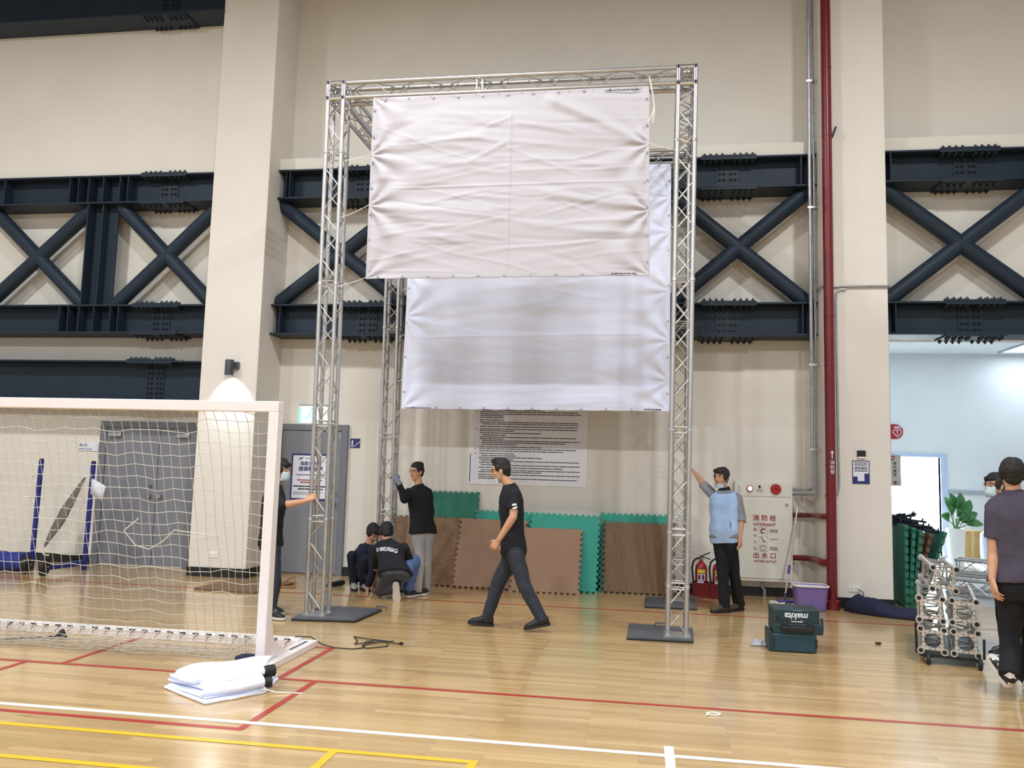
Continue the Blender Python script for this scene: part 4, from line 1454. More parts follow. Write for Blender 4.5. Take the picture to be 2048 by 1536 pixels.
props(o, 'thin white cord trailing from the folded banner cloth across the red line', 'cord')

# black cable on the floor past the goal
o = MB().tube([(-2.98, 7.10, 0.085), (-2.86, 7.17, 0.075), (-2.78, 7.22, 0.01), (-2.62, 7.12, 0.006), (-2.45, 7.12, 0.006), (-2.38, 7.18, 0.007), (-2.44, 7.42, 0.007), (-2.38, 7.50, 0.012), (-2.28, 7.44, 0.012), (-2.20, 7.5, 0.012), (-2.42, 7.36, 0.014), (-2.50, 7.30, 0.008), (-2.53, 7.46, 0.007), (-2.62, 7.62, 0.007), (-2.58, 7.58, 0.01), (-2.40, 7.50, 0.016), (-2.25, 7.47, 0.016), (-2.20, 7.30, 0.007), (-2.35, 7.17, 0.007), (-2.42, 7.26, 0.01), (-2.30, 7.45, 0.016), (-2.2, 7.44, 0.01), (-2.12, 7.43, 0.006)], 0.0055, 6).build('black_cable', mat('dark_olive_cable', srgb(52, 48, 40), 0.6))
props(o, 'tangled dark cable on the wooden floor beside the goal base', 'cable')
MB().cyl((-2.125, 7.43, 0.012), (-2.095, 7.42, 0.012), 0.012, n=10).build('plug', M_BLACK, o, local=False)
# small clamp and strap under the net
t = thing('clamp', 'small black clamp with a strap lying under the goal net', 'clamp', (-5.05, 6.86, 0))
MB().loft([((-5.05, 6.86, 0.002), (0.055, 0, 0), (0, 0.035, 0)), ((-5.05, 6.86, 0.04), (0.04, 0, 0), (0, 0.025, 0)), ((-5.04, 6.86, 0.075), (0.012, 0, 0), (0, 0.012, 0))], 14).build('body', M_BLACKP, t)
MB().tube([(-5.09, 6.87, 0.012), (-5.25, 6.80, 0.006), (-5.45, 6.66, 0.006), (-5.75, 6.52, 0.006), (-6.0, 6.45, 0.006)], 0.006, 6).build('strap', M_BLACK, t)
t = thing('navy_shoe_bag', 'small dark blue bag tucked against the goal post behind the folded cloth', 'bag', (-3.08, 6.42, 0))
MB().ell((-3.08, 6.42, 0.035), (0.10, 0.02, 0), (-0.01, 0.05, 0), (0, 0, 0.038), 18, 10).build('body', M_NAVYC, t)

# posts on wheels behind the net


def net_post(label, x, y, ztop, foot, wheel, rz=None):
    t = thing('net_post', label, 'sports post', (x, y, 0), 'blue net posts on wheels')
    MB().tube([(x, y, 0.0), (x + 0.008, y, ztop * 0.5), (x + 0.02, y, ztop)], 0.034, 16).build('upright', M_BLUEP, t)
    MB().cyl((x + 0.02, y, ztop), (x + 0.02, y, ztop + 0.02), 0.026, n=14).build('cap', M_BLACK, t)
    MB().obox(((x + foot[0]) / 2, (y + foot[1]) / 2, 0.105), ((foot[0] - x) / 2, (foot[1] - y) / 2, 0), Vector((-(foot[1] - y), foot[0] - x, 0)).normalized() * 0.03, (0, 0, 0.035)).build('foot_bar', M_BLUEP, t, bevel=0.004)
    wh = MB().lathe([(0.0, -0.05), (0.085, -0.05), (0.115, -0.035), (0.12, 0.0), (0.115, 0.035), (0.085, 0.05), (0.0, 0.05)], (wheel[0], wheel[1], 0.122), (1, 0.25, 0), 28).build('wheel', M_BLACK, t)
    MB().cyl((wheel[0] - 0.06, wheel[1] - 0.015, 0.122), (wheel[0] + 0.06, wheel[1] + 0.015, 0.122), 0.018, n=12).build('hub', M_CHROME, wh)
    for zz in (0.95, 1.25):
        hk = MB()
        hk.tube([(x - 0.03, y - 0.02, zz), (x - 0.07, y - 0.03, zz + 0.01), (x - 0.075, y - 0.03, zz + 0.05), (x - 0.055, y - 0.03, zz + 0.06)], 0.006, 6)
        hk.build('net_hook', M_CHROME, t)
    return t


net_post('blue net post on a wheel beside the grey double door', -7.84, 11.02, 1.53, (-7.93, 10.36), (-7.90, 10.27))
net_post('blue net post farther from the double door, by the blue pad', -8.55, 10.86, 1.545, (-8.42, 10.44), (-8.28, 10.42))
o = MB().lathe([(0.0, 0.0), (0.10, 0.0), (0.125, 0.02), (0.13, 0.1), (0.13, 0.95), (0.12, 1.0), (0.0, 1.0)], (-9.45, 10.62, 0.131), (1, -0.02, 0), 26).build('blue_pad', M_NAVYP)
props(o, 'blue padded roll lying on the floor behind the goal net', 'pad')
t = thing('net_bundle', 'grey bundle of folded netting hanging from the blue post by the double door', 'net', (-8.1, 10.85, 0.3))
nb = MB()
nb.loft([((-7.91, 10.97, 1.30), (0.02, 0, 0), (0, 0.02, 0.01)), ((-7.97, 10.93, 1.15), (0.045, 0, 0.01), (0, 0.03, 0.01)), ((-8.06, 10.86, 0.90), (0.095, 0, 0.03), (0, 0.04, 0.01)), ((-8.155, 10.80, 0.62), (0.09, 0, 0.03), (0, 0.045, 0.01)), ((-8.21, 10.74, 0.45), (0.05, 0, 0.02), (0, 0.035, 0.01)), ((-8.25, 10.70, 0.33), (0.025, 0, 0.01), (0, 0.02, 0.01))], 18)
nb.build('netting', mat('grey_netting', srgb(120, 112, 106), 0.9, var=0.45, scale=26, stretch=(5, 5, 1), bump=0.8, bscale=30), t)
st = MB()
for i in range(6):
    x = -7.98 + i * 0.05
    st.tube([(-7.90, 10.96, 1.28), (x - 0.10, 10.86, 0.80), (x - 0.16, 10.78, 0.42)], 0.004, 5)
st.tube([(-8.25, 10.70, 0.35), (-8.22, 10.62, 0.28), (-8.12, 10.56, 0.24), (-8.02, 10.5, 0.25)], 0.012, 6)
st.build('strings', M_NET, t)
o = MB()
o.grid([[(-7.80 + 0.115 * i - 0.02 * j, 10.99 - 0.008 * i, 1.30 - 0.105 * j - 0.05 * i) for i in range(3)] for j in range(3)])
o = o.build('paper_sheet', M_PAPER, None, solid=0.001)
props(o, 'white paper sheet taped to the blue post by the double door', 'paper')

# board on the floor, wooden wedge frame, black tool
o = MB().box((-0.43, -0.5, 0), (0.43, 0.5, 0.026)).build('floor_mat', M_WOODF, None, bevel=0.004, local=True)
o.location = (-5.0, 10.28, 0.001)
o.rotation_euler = (0, 0, math.radians(-6))
props(o, 'wood print mat lying flat on the floor behind the goal post', 'mat')
t = MB()
A, B_, C_ = Vector((-4.62, 10.33, 0.012)), Vector((-4.37, 10.34, 0.012)), Vector((-4.395, 10.36, 0.155))
for p, q in ((A, B_), (A, C_), (B_, C_)):
    t.tube([p, q], 0.013, 4)
t = t.build('wood_wedge', mat('raw_timber', srgb(150, 112, 72), 0.7, var=0.15, scale=10))
props(t, 'small triangular wooden wedge frame on the floor behind the tall truss leg', 'wedge')
t = MB().loft([((-4.02, 10.53, 0.03), (0, 0.02, 0), (0, 0, 0.022)), ((-3.98, 10.60, 0.036), (-0.03, 0.02, 0), (0, 0, 0.032)), ((-3.90, 10.72, 0.045), (-0.03, 0.02, 0), (0, 0, 0.04)), ((-3.87, 10.76, 0.045), (-0.02, 0.015, 0), (0, 0, 0.03))], 14).build('tool_roll', M_BLACKP)
props(t, 'black tool roll lying on the floor between the truss leg and the squatting man', 'tool roll')
# ================================================================== FOAM MATS


def mat_outline(w, h, sides, p=0.078, d=0.022):
    def edge(a, b, nrm, on):
        a, b, nrm = Vector(a), Vector(b), Vector(nrm)
        L = (b - a).length
        t = (b - a) / L
        pts = [a]
        if on:
            n = int(L / p)
            st = (L - n * p) / 2
            for i in range(n):
                c = a + t * (st + (i + 0.5) * p)
                pts += [c - t * p * 0.20, c - t * p * 0.29 + nrm * d, c + t * p * 0.29 + nrm * d, c + t * p * 0.20]
        return pts
    o = []
    o += edge((0, 0), (w, 0), (0, 1), 'B' in sides)
    o += edge((w, 0), (w, h), (-1, 0), 'R' in sides)
    o += edge((w, h), (0, h), (0, -1), 'T' in sides)
    o += edge((0, h), (0, 0), (1, 0), 'L' in sides)
    return [(q.x, q.y) for q in o]


def foam_mat(label, x, y, w, h, lean, m, sides='LRTB', roll=0.0, rz=0.0, z=0.0, th=0.03, group=None):
    mb = MB()
    mb.prism(mat_outline(w, h, sides), th)
    mb.m = [0] * len(mb.f)
    o = mb.build('foam_mat', m, None, smooth=False, local=True)
    o.matrix_world = Matrix.Translation((x, y, z)) @ Matrix.Rotation(rz, 4, 'Z') @ Matrix.Rotation(-lean, 4, 'X') @ Matrix.Rotation(roll, 4, 'Y')
    return props(o, label, 'mat', group)


R = math.radians
GM = 'jigsaw foam mats leaning on the wall'
foam_mat('deep green jigsaw mat standing tallest against the wall behind the gloved man', -3.27, 11.505, 1.0, 1.275, R(9), M_GREEND, 'LRT', group=GM)
foam_mat('green jigsaw mat showing above the tan mats behind the walking man', -2.32, 11.32, 1.12, 1.05, R(17), M_GREEN, 'LRTB', roll=R(0.8), group=GM, z=0.014)
foam_mat('bright green jigsaw mat strip right beside the tan mat behind the walker', -1.52, 11.20, 0.96, 1.055, R(18.5), M_GREEN, 'LRTB', roll=R(0.8), group=GM, z=0.013)
foam_mat('wood print mat next to the grey trousers of the gloved man', -3.46, 11.165, 1.02, 1.0, R(25.5), M_WOODH, 'LRTB', group=GM)
foam_mat('plain tan jigsaw mat overlapping the wood print mat', -2.495, 11.09, 0.94, 0.985, R(25.5), M_BROWNF, 'LRB', roll=R(0.6), group=GM, z=0.01)
foam_mat('plain tan jigsaw mat right behind the walking man', -1.70, 10.985, 0.92, 0.925, R(29), M_BROWNF, 'LRB', group=GM)
foam_mat('green jigsaw mat behind the dark wood print mat by the truss leg', -0.555, 11.37, 1.0, 1.08, R(17), M_GREEN, 'LRTB', group=GM)
foam_mat('dark wood print mat beside the rear truss leg on the lobby side', -0.505, 11.315, 0.96, 0.965, R(16), M_WOODF, 'LRTB', group=GM)

GS = 'jigsaw mats stacked in the lobby opening'

def edge_mat(label, x, y, ln, h, tilt, m, group):
    mb = MB()
    mb.prism(mat_outline(ln, h, 'LRTB', p=0.10, d=0.03), 0.045)
    o = mb.build('foam_mat', m, None, smooth=False, local=True)
    o.matrix_world = Matrix.Translation((x, y, 0.0)) @ Matrix.Rotation(R(86), 4, 'Z') @ Matrix.Rotation(tilt, 4, 'X')
    return props(o, label, 'mat', group)


edge_mat('deep green mat seen edge on, right beside the pillar in the lobby opening', 3.30, 11.22, 0.95, 1.03, R(0.5), M_GREEND, GS)
edge_mat('deep green mat seen edge on, second from the pillar in the lobby opening', 3.352, 11.26, 0.95, 1.0, R(3.5), M_GREEND, GS)
edge_mat('deep green mat seen edge on, third from the pillar in the lobby opening', 3.405, 11.32, 0.95, 0.97, R(6.5), M_GREEND, GS)
edge_mat('brown wood print mat seen edge on in the lobby opening', 3.47, 11.62, 0.95, 0.94, R(10), M_WOODF, GS)
edge_mat('brown wood print mat leaning on the other brown one in the lobby opening', 3.55, 11.72, 0.95, 0.92, R(13), M_WOODF, GS)
edge_mat('deep green mat leaning out most, last of the stack in the lobby opening', 3.66, 11.80, 0.95, 0.97, R(18), M_GREEND, GS)

# folded black stands heaped on top of the mats
rs = random.Random(5)
DARKM = mat('dark_navy_metal', srgb(24, 28, 48), 0.4, 0.3)
SP = [((3.16, 11.70, 1.05), (3.62, 11.95, 1.15)), ((3.14, 11.8, 1.08), (3.66, 12.12, 1.12)), ((3.20, 11.9, 1.10), (3.78, 12.05, 1.04)), ((3.25, 11.75, 1.075), (3.84, 12.0, 0.97)), ((3.22, 12.0, 1.06), (3.92, 12.12, 0.93)), ((3.30, 11.85, 1.03), (3.98, 12.05, 0.905)), ((3.18, 11.62, 1.03), (3.72, 11.85, 0.99)), ((3.34, 11.72, 0.995), (3.86, 11.90, 0.915))]
SL = ['topmost, pointing up out of the heap', 'second from the top, lying level', 'third from the top, near the pillar', 'in the middle of the heap', 'behind the middle of the heap', 'sticking out farthest towards the doorway', 'lowest on the pillar side', 'lowest on the doorway side']
for (a, b), lb in zip(SP, SL):
    a, b = Vector(a), Vector(b)
    st = thing('folded_stand', 'dark folded stand on the green mats, ' + lb, 'stand', (a.x, a.y, a.z), 'folded stands heaped on the mats')
    MB().cyl(a, b, 0.017, n=10).build('pole', DARKM, st)
    lg = MB()
    for k in range(3):
        off = Vector((rs.uniform(-0.03, 0.03), rs.uniform(-0.03, 0.03), rs.uniform(0.012, 0.035)))
        lg.tube([a.lerp(b, 0.1) + off, a.lerp(b, 0.6) + off * 1.2], 0.011, 6)
    lg.build('folded_legs', DARKM, st)
    kb = MB()
    for k in (0.3, 0.62, 0.9):
        p = a.lerp(b, k)
        kb.cyl(p, p + Vector((0.01, -0.02, 0.045)), 0.012, n=8)
    kb.build('clamp_knobs', DARKM, st)

# ================================================================== CART OF TRUSS PIECES


def truss_piece(label, group, L, s=0.185, r=0.022):
    root = thing('truss_piece', label, 'truss section', (0, 0, 0), group)
    lattice(root, 'lacing', (0, 0.01, 0), (0, L - 0.01, 0), (0, 0, 1), s=s, r=0.0185, per=0.25, lr=0.008, local=True, mA=M_ALU)
    for y, sg in ((0.0, -1), (L, 1)):
        pl = MB()
        plate_hole(pl, (0, y, 0), (1, 0, 0), (0, 0, 1), s / 2 - 0.008, 0.066, 0.012)
        for sx in (-1, 1):
            for sz in (-1, 1):
                c = Vector((sx * s / 2, y, sz * s / 2))
                pl.lathe([(0.019, -0.014), (0.030, -0.014), (0.030, 0.02), (0.019, 0.02)], c, (0, 1, 0), 20, caps=False)
        hl = pl
        for i in range(12):
            a = 2 * PI * i / 12 + 0.26
            p = Vector((0.078 * math.cos(a), y + sg * 0.006, 0.078 * math.sin(a)))
            hl.cyl(p, p + Vector((0, sg * 0.0012, 0)), 0.0052, n=10, mi=1)
        for sx in (-1, 1):
            for sz in (-1, 1):
                c = Vector((sx * s / 2, y + sg * 0.0085, sz * s / 2))
                hl.cyl(c, c + Vector((0, sg * 0.002, 0)), 0.0205, n=16, mi=1)
        pl.build('end_plate', [M_ALUB, M_BLACK], root, local=True)
    return root


GC = 'truss sections on the wheeled dolly'
PC = [(2.524, 7.95, 0.205, -17, 0, 'silver truss section in the bottom row of the dolly, on the pillar side', 1.25),
      (2.770, 7.875, 0.205, -17, 0, 'silver truss section in the bottom row of the dolly, by the white shoe', 1.25),
      (2.517, 7.95, 0.468, -17, 0, 'silver truss section in the upper row of the dolly, on the pillar side', 1.25),
      (2.763, 7.875, 0.468, -17, 0, 'silver truss section in the upper row of the dolly, by the tee-shirt man', 1.25),
      (2.640, 7.97, 0.731, -12, 3, 'silver truss section lying alone on top of the dolly stack', 1.0)]
for x, y, z, a, rl, lb, L in PC:
    o = truss_piece(lb, GC, L)
    o.location = (x, y, z)
    o.rotation_euler = (0, R(rl), R(a))
t = thing('dolly', 'low black wheeled dolly under the stack of truss sections', 'dolly', (2.65, 7.9, 0), rz=R(-17))
MB().box((-0.24, 0.03, 0.057), (0.24, 1.15, 0.081)).build('deck', M_BLACKP, t, local=True, bevel=0.004)
for sx in (-0.17, 0.225):
    for yy in (0.01, 1.05):
        fk = MB()
        fk.box((sx - 0.03, yy - 0.03, 0.05), (sx + 0.03, yy + 0.03, 0.056))
        for q in (-0.022, 0.022):
            fk.box((sx + q - 0.003, yy - 0.02, 0.03), (sx + q + 0.003, yy + 0.02, 0.054))
        f = fk.build('caster_fork', M_CHROME, t, local=True)
        MB().lathe([(0.0, -0.017), (0.042, -0.017), (0.048, -0.01), (0.048, 0.01), (0.042, 0.017), (0.0, 0.017)], (sx, yy - 0.03, 0.048), (1, 0, 0.0), 22).build('wheel', M_BLACK, f, local=True)
MB().tube([(-0.262, 0.1, 0.07), (-0.265, 0.1, 0.33)], 0.01, 8).build('side_stake', M_BLACK, t, local=True)
MB().tube([(0.262, 0.1, 0.07), (0.265, 0.1, 0.24)], 0.01, 8).build('side_stake', M_BLACK, t, local=True)

GP = 'truss sections lying loose on the lobby floor'
for x, y, z, a, rl, lb in ((4.36, 12.95, 0.124, -128, 0, 'loose truss section on the floor, nearest the mats'), (4.62, 13.5, 0.124, -122, 0, 'loose truss section on the floor, by the cardboard boxes'), (4.60, 13.3, 0.373, -124, 4, 'loose truss section lying on top of the two on the floor')):
    o = truss_piece(lb, GP, 1.1)
    o.location = (x, y, z)
    o.rotation_euler = (0, R(rl), R(a))

# ================================================================== TOOL CASES, BUCKET, MOP, TARP
t = thing('tool_case', 'blue-green tool case underneath, on the floor', 'tool case', (1.39, 8.28, 0), 'stacked tool cases')
MB().box((1.19, 8.09, 0.006), (1.585, 8.38, 0.165)).build('body', M_TEAL, t, bevel=0.012)
MB().box((1.165, 8.10, 0.004), (1.192, 8.36, 0.185)).build('side_latch', M_TEALD, t, bevel=0.004)
rb = MB()
for i in range(4):
    rb.box((1.20, 8.084, 0.035 + i * 0.033), (1.214, 8.092, 0.055 + i * 0.033))
rb.box((1.57, 8.082, 0.05), (1.588, 8.092, 0.13))
rb.build('ribs', M_BLACKP, t)
t = thing('tool_case', 'dark green tool case turned upside down on the other one, with white lettering', 'tool case', (1.42, 8.28, 0.166), 'stacked tool cases')
MB().box((1.205, 8.12, 0.166), (1.615, 8.42, 0.385)).build('body', M_TEALD, t, bevel=0.012)
lid = MB()
lid.prism([(1.20, 0.166), (1.64, 0.166), (1.645, 0.19), (1.645, 0.315), (1.62, 0.32), (1.62, 0.26), (1.20, 0.25)], 0.03, M=Matrix.Translation((0, 8.095, 0)))
lid.build('lid', M_TEALD, t, bevel=0.006)
hd = MB()
hd.box((1.275, 8.070, 0.195), (1.325, 8.096, 0.275))
hd.box((1.505, 8.070, 0.195), (1.555, 8.096, 0.275))
hd.box((1.275, 8.062, 0.195), (1.555, 8.094, 0.235))
hd.build('handle', M_BLACKP, t, bevel=0.006)
lt = MB()
lt.box((1.365, 8.112, 0.268), (1.465, 8.121, 0.278))
lt.tube([(1.365, 8.114, 0.288), (1.372, 8.114, 0.274), (1.458, 8.114, 0.274), (1.466, 8.114, 0.288)], 0.004, 6)
lt.build('latch', mat('pale_metal_latch', (0.6, 0.56, 0.45, 1), 0.35, 0.8), t)
MB().box((1.375, 8.113, 0.366), (1.465, 8.121, 0.376)).build('grip_recess', mat('blue_grip', srgb(60, 110, 130), 0.4), t, bevel=0.002)
text('makita', 0.078, (1.415, 8.117, 0.325), t, M_PAPER, rot=(PI / 2, PI, 0), bold=0.0016, width=1.0, shear=0.25)
sd_ = MB()
sd_.box((1.235, 8.113, 0.285), (1.26, 8.121, 0.315))
sd_.build('side_clip', M_BLACKP, t)

rs = np.random.RandomState(3)
cb = MB()
P = []
for j in range(9):
    row = []
    for i in range(12):
        u, v = i / 11, j / 8
        row.append((1.03 + 0.16 * u + rs.normal() * 0.008, 8.28 + 0.13 * v + rs.normal() * 0.008, 0.012 + 0.045 * math.sin(PI * u) * math.sin(PI * v) * (0.6 + rs.rand() * 0.8)))
    P.append(row)
cb.grid(P)
o = cb.build('plastic_bag', M_PLASTIC, None, smooth=False, solid=0.001)
nt_ = M_PLASTIC.node_tree
nt_.nodes['Principled BSDF'].inputs['Transmission Weight'].default_value = 0.6
props(o, 'crumpled clear plastic film on the floor beside the tool cases', 'plastic bag')

t = thing('bucket', 'lilac plastic tub with a white rim beside the red pipe', 'bucket', (2.03, 10.74, 0))
bk = MB()


def rr_ring(cx, cy, z, a, b):
    return ((cx, cy, z), (a, 0, 0), (0, b, 0))


n_ = 36
bk.loft([rr_ring(2.03, 10.74, 0.004, 0.165, 0.105), rr_ring(2.03, 10.74, 0.02, 0.172, 0.112), rr_ring(2.03, 10.74, 0.15, 0.186, 0.126), rr_ring(2.03, 10.74, 0.295, 0.198, 0.138), rr_ring(2.03, 10.74, 0.295, 0.192, 0.132), rr_ring(2.03, 10.74, 0.03, 0.165, 0.105)], n_, 5.0)
bk.build('tub', M_PURP, t)
rm = MB()
rm.loft([rr_ring(2.03, 10.74, 0.283, 0.199, 0.139), rr_ring(2.03, 10.74, 0.286, 0.212, 0.152), rr_ring(2.03, 10.74, 0.300, 0.212, 0.152), rr_ring(2.03, 10.74, 0.304, 0.204, 0.144), rr_ring(2.03, 10.74, 0.300, 0.192, 0.132), rr_ring(2.03, 10.74, 0.28, 0.192, 0.132)], n_, 5.0)
rm.build('rim', M_WHITE, t)

t = thing('mop', 'white-handled mop with purple fittings leaning on the wall by the hydrant cabinet', 'mop', (1.79, 11.08, 0))
MB().cyl((1.80, 11.10, 0.12), (2.035, 11.56, 1.19), 0.011, n=12).build('pole', M_ALUB, t)
MB().cyl((2.03, 11.55, 1.167), (2.04, 11.57, 1.215), 0.006, 0.003, n=8).build('tip', M_WHITE, t)
PU = mat('purple_plastic', srgb(78, 66, 150), 0.35)
MB().cyl((1.855, 11.205, 0.37), (1.877, 11.248, 0.47), 0.017, n=14).build('grip_sleeve', PU, t)
MB().cyl((1.786, 11.075, 0.055), (1.803, 11.107, 0.135), 0.015, n=12).build('socket', mat('grey_violet_plastic', srgb(70, 66, 100), 0.4), t)
MB().box((1.70, 11.03, 0.03), (1.92, 11.13, 0.055)).build('head', PU, t, bevel=0.006)
fr = MB()
rs2 = random.Random(8)
for i in range(70):
    x = rs2.uniform(1.64, 1.95)
    y = rs2.uniform(11.0, 11.15)
    fr.tube([(x, y, 0.032), (x + rs2.uniform(-0.04, 0.02), y - rs2.uniform(0, 0.05), 0.02), (x + rs2.uniform(-0.07, 0.02), y - rs2.uniform(0.0, 0.07), 0.008)], 0.007, 5)
fr.build('fringe', M_CORD, t)

# tarp on the floor
rs = np.random.RandomState(11)
tp = MB()
P = []
for j in range(26):
    row = []
    for i in range(44):
        u, v = i / 43, j / 25
        x = 2.46 + 0.80 * u + 0.03 * math.sin(9 * v + 2 * u)
        y = 10.90 - 0.42 * u - 0.26 * v * (0.8 + 0.4 * u) - 0.04 * math.sin(5 * u)
        e_ = min(1, 7 * min(u, 1 - u, v, 1 - v))
        z = 0.006 + e_ ** 0.4 * (0.130 + 0.045 * math.sin(4.5 * u + 1) + 0.025 * math.sin(13 * u + 5 * v) + 0.02 * math.sin(9 * v - 6 * u) + 0.012 * math.sin(23 * u - 11 * v))
        row.append((x, y, max(0.004, z)))
    P.append(row)
tp.grid(P)
o = tp.build('tarp', M_NAVYC, None, angle=80, solid=0.004)
props(o, 'crumpled dark navy tarp on the floor at the foot of the red pipe pillar', 'tarp')
o = MB().tube([(0.49 + 0.045 * math.cos(a), 5.885 + 0.030 * math.sin(a), 0.007) for a in [2.6 + i * 0.42 for i in range(15)]] + [(0.455, 5.86, 0.006), (0.435, 5.83, 0.008)], 0.006, 6).build('cord', M_CORD)
props(o, 'small loop of white cord on the open wooden floor', 'cord')
o = MB().ell((2.28, 8.74, 0.012), (0.035, 0.01, 0), (-0.008, 0.02, 0), (0, 0, 0.012), 10, 6).build('leaf_scrap', mat('dark_scrap', srgb(60, 46, 34), 0.7))
props(o, 'tiny dark scrap on the floor between tool cases and dolly', 'scrap')
o = MB().box((-0.07, -0.02, 0), (0.07, 0.02, 0.035)).build('junction_box', M_BLACK, None, bevel=0.004, local=True)
o.location = (2.63, 10.86, 0.0)
props(o, 'flat black adapter on the floor beside the pillar baseboard', 'adapter')

# ================================================================== LOBBY CONTENTS
t = thing('first_aid_sign', 'round red sign with a white heart on the lobby wall', 'sign', (5.35, 19.0, 2.46))
pts = [(5.10, 2.475), (5.375, 2.475)] + [(5.375 + 0.16 * math.cos(a), 2.632 + 0.157 * math.sin(a)) for a in [-PI / 2 + PI * i / 16 for i in range(1, 16)]] + [(5.375, 2.79), (5.10, 2.79)]
MB().prism(pts, 0.02, M=Matrix.Translation((0, 18.975, 0))).build('plate', M_SIGNRED, t, smooth=False)
ht = MB()
hp = [(0.062 * (16 * math.sin(a) ** 3) / 13, 0.0048 * (13 * math.cos(a) - 5 * math.cos(2 * a) - 2 * math.cos(3 * a) - math.cos(4 * a))) for a in [2 * PI * i / 30 for i in range(31)]]
ht.tube([(5.415 + x * 1.15, 18.972, 2.605 + z * 1.15) for x, z in hp], 0.008, 5)
ht.tube([(5.42, 18.972, 2.65), (5.405, 18.972, 2.612), (5.428, 18.972, 2.612), (5.41, 18.972, 2.57)], 0.007, 5)
ht.build('heart_mark', M_PAPER, t)
text('AED', 0.075, (5.415, 18.972, 2.72), t, M_PAPER, bold=0.002)

t = thing('rollup_sign', 'narrow beige roll-up sign with red characters hanging before the lobby doorway', 'sign', (4.2, 15.0, 1.5))
MB().box((4.02, 14.99, 1.505), (4.325, 15.0, 2.02)).build('sheet', mat('beige_print', srgb(205, 200, 188), 0.6), t)
MB().box((4.01, 14.98, 1.495), (4.335, 15.01, 1.515)).build('bottom_bar', M_GALV, t)
for i, ch in enumerate('請勿攜帶'):
    text(ch, 0.055, (4.225, 14.987, 1.87 - i * 0.065), t, M_INK)
ht = MB()
ht.tube([(4.185 + x * 0.5, 14.986, 1.965 + z * 0.5) for x, z in hp], 0.007, 5)
ht.box((4.205, 14.985, 1.53), (4.25, 14.988, 1.575))
ht.build('red_marks', M_REDT, t)
MB().tube([(4.17, 15.0, 2.02), (4.17, 15.0, 4.32)], 0.006, 6).build('hanging_wire', M_GALV, t)

# plant in a white pot
t = thing('potted_plant', 'broad-leaved green plant in a tall white pot in the lobby', 'plant', (5.92, 17.2, 0))
MB().loft([((5.92, 17.2, 0.0), (0.12, 0, 0), (0, 0.12, 0)), ((5.92, 17.2, 0.35), (0.135, 0, 0), (0, 0.135, 0)), ((5.92, 17.2, 0.71), (0.15, 0, 0), (0, 0.15, 0)), ((5.92, 17.2, 0.71), (0.13, 0, 0), (0, 0.13, 0)), ((5.92, 17.2, 0.66), (0.12, 0, 0), (0, 0.12, 0))], 28, 4).build('pot', M_POT, t)


def leaf(mb, base, tip, width, droop):
    base, tip = Vector(base), Vector(tip)
    d = tip - base
    side = d.cross(Vector((0.2, -1, 0.5))).normalized()
    up = side.cross(d).normalized()
    P = []
    for i in range(11):
        u = i / 10
        w_ = width * math.sin(PI * min(1, u * 0.96 + 0.03)) ** 0.8
        c = base + d * u + up * (droop * math.sin(PI * u))
        P.append([c + side * w_ * q + up * abs(q) * w_ * 0.35 for q in (-1, -0.5, 0, 0.5, 1)])
    mb.grid(P)


rs = random.Random(21)
B0 = Vector((5.92, 17.2, 0.70))
tips = [(5.80, 17.1, 1.38), (5.98, 17.1, 1.40), (6.16, 17.1, 1.26), (6.28, 17.1, 1.02), (6.36, 17.05, 0.80), (6.08, 17.0, 1.08), (5.98, 16.95, 1.02), (5.86, 16.95, 1.10), (5.70, 17.0, 1.15), (5.62, 17.1, 0.95), (6.14, 17.3, 1.22), (6.02, 16.95, 0.88), (5.78, 17.35, 1.3), (6.2, 17.2, 0.9)]
sm = MB()
for i, tp_ in enumerate(tips):
    tv = Vector(tp_)
    m0 = B0.lerp(tv, 0.42) + Vector((0, 0, 0.05))
    sm.tube([B0 + Vector((rs.uniform(-0.04, 0.04), 0, -0.02)), m0], 0.009, 6)
    lf = MB()
    leaf(lf, m0, tv, rs.uniform(0.075, 0.105), 0.05)
    lf.build('leaf', M_LEAF, t, angle=90, solid=0.002)
sm.build('stems', M_LEAF, t)

GB = 'cardboard boxes stacked in the lobby'
for z0, z1, dx, lb in ((0.0, 0.33, 0.0, 'lower brown cardboard box beside the white plant pot'), (0.331, 0.62, 0.01, 'upper brown cardboard box beside the white plant pot')):
    t = thing('cardboard_box', lb, 'box', (6.58, 18.35, z0), GB)
    MB().box((6.40 + dx, 18.2, z0), (6.745 + dx, 18.5, z1)).build('carton', M_CARD, t, bevel=0.003)
    MB().box((6.55 + dx, 18.198, z0 + 0.002), (6.60 + dx, 18.2, z1)).build('tape', mat('parcel_tape', srgb(190, 165, 115), 0.3) if 'parcel_tape' not in MATS else MATS['parcel_tape'], t)
o = MB().loft([((6.70, 17.8, 0.0), (0.10, 0, 0), (0, 0.09, 0)), ((6.69, 17.8, 0.2), (0.11, 0, 0), (0, 0.10, 0)), ((6.68, 17.8, 0.45), (0.10, 0, 0), (0, 0.09, 0)), ((6.67, 17.8, 0.60), (0.085, 0, 0), (0, 0.08, 0)), ((6.67, 17.8, 0.64), (0.03, 0, 0), (0, 0.03, 0))], 20, 3).build('wrapped_bundle', M_BUNDLE)
props(o, 'pale blue wrapped bundle standing beside the cardboard boxes', 'bundle')
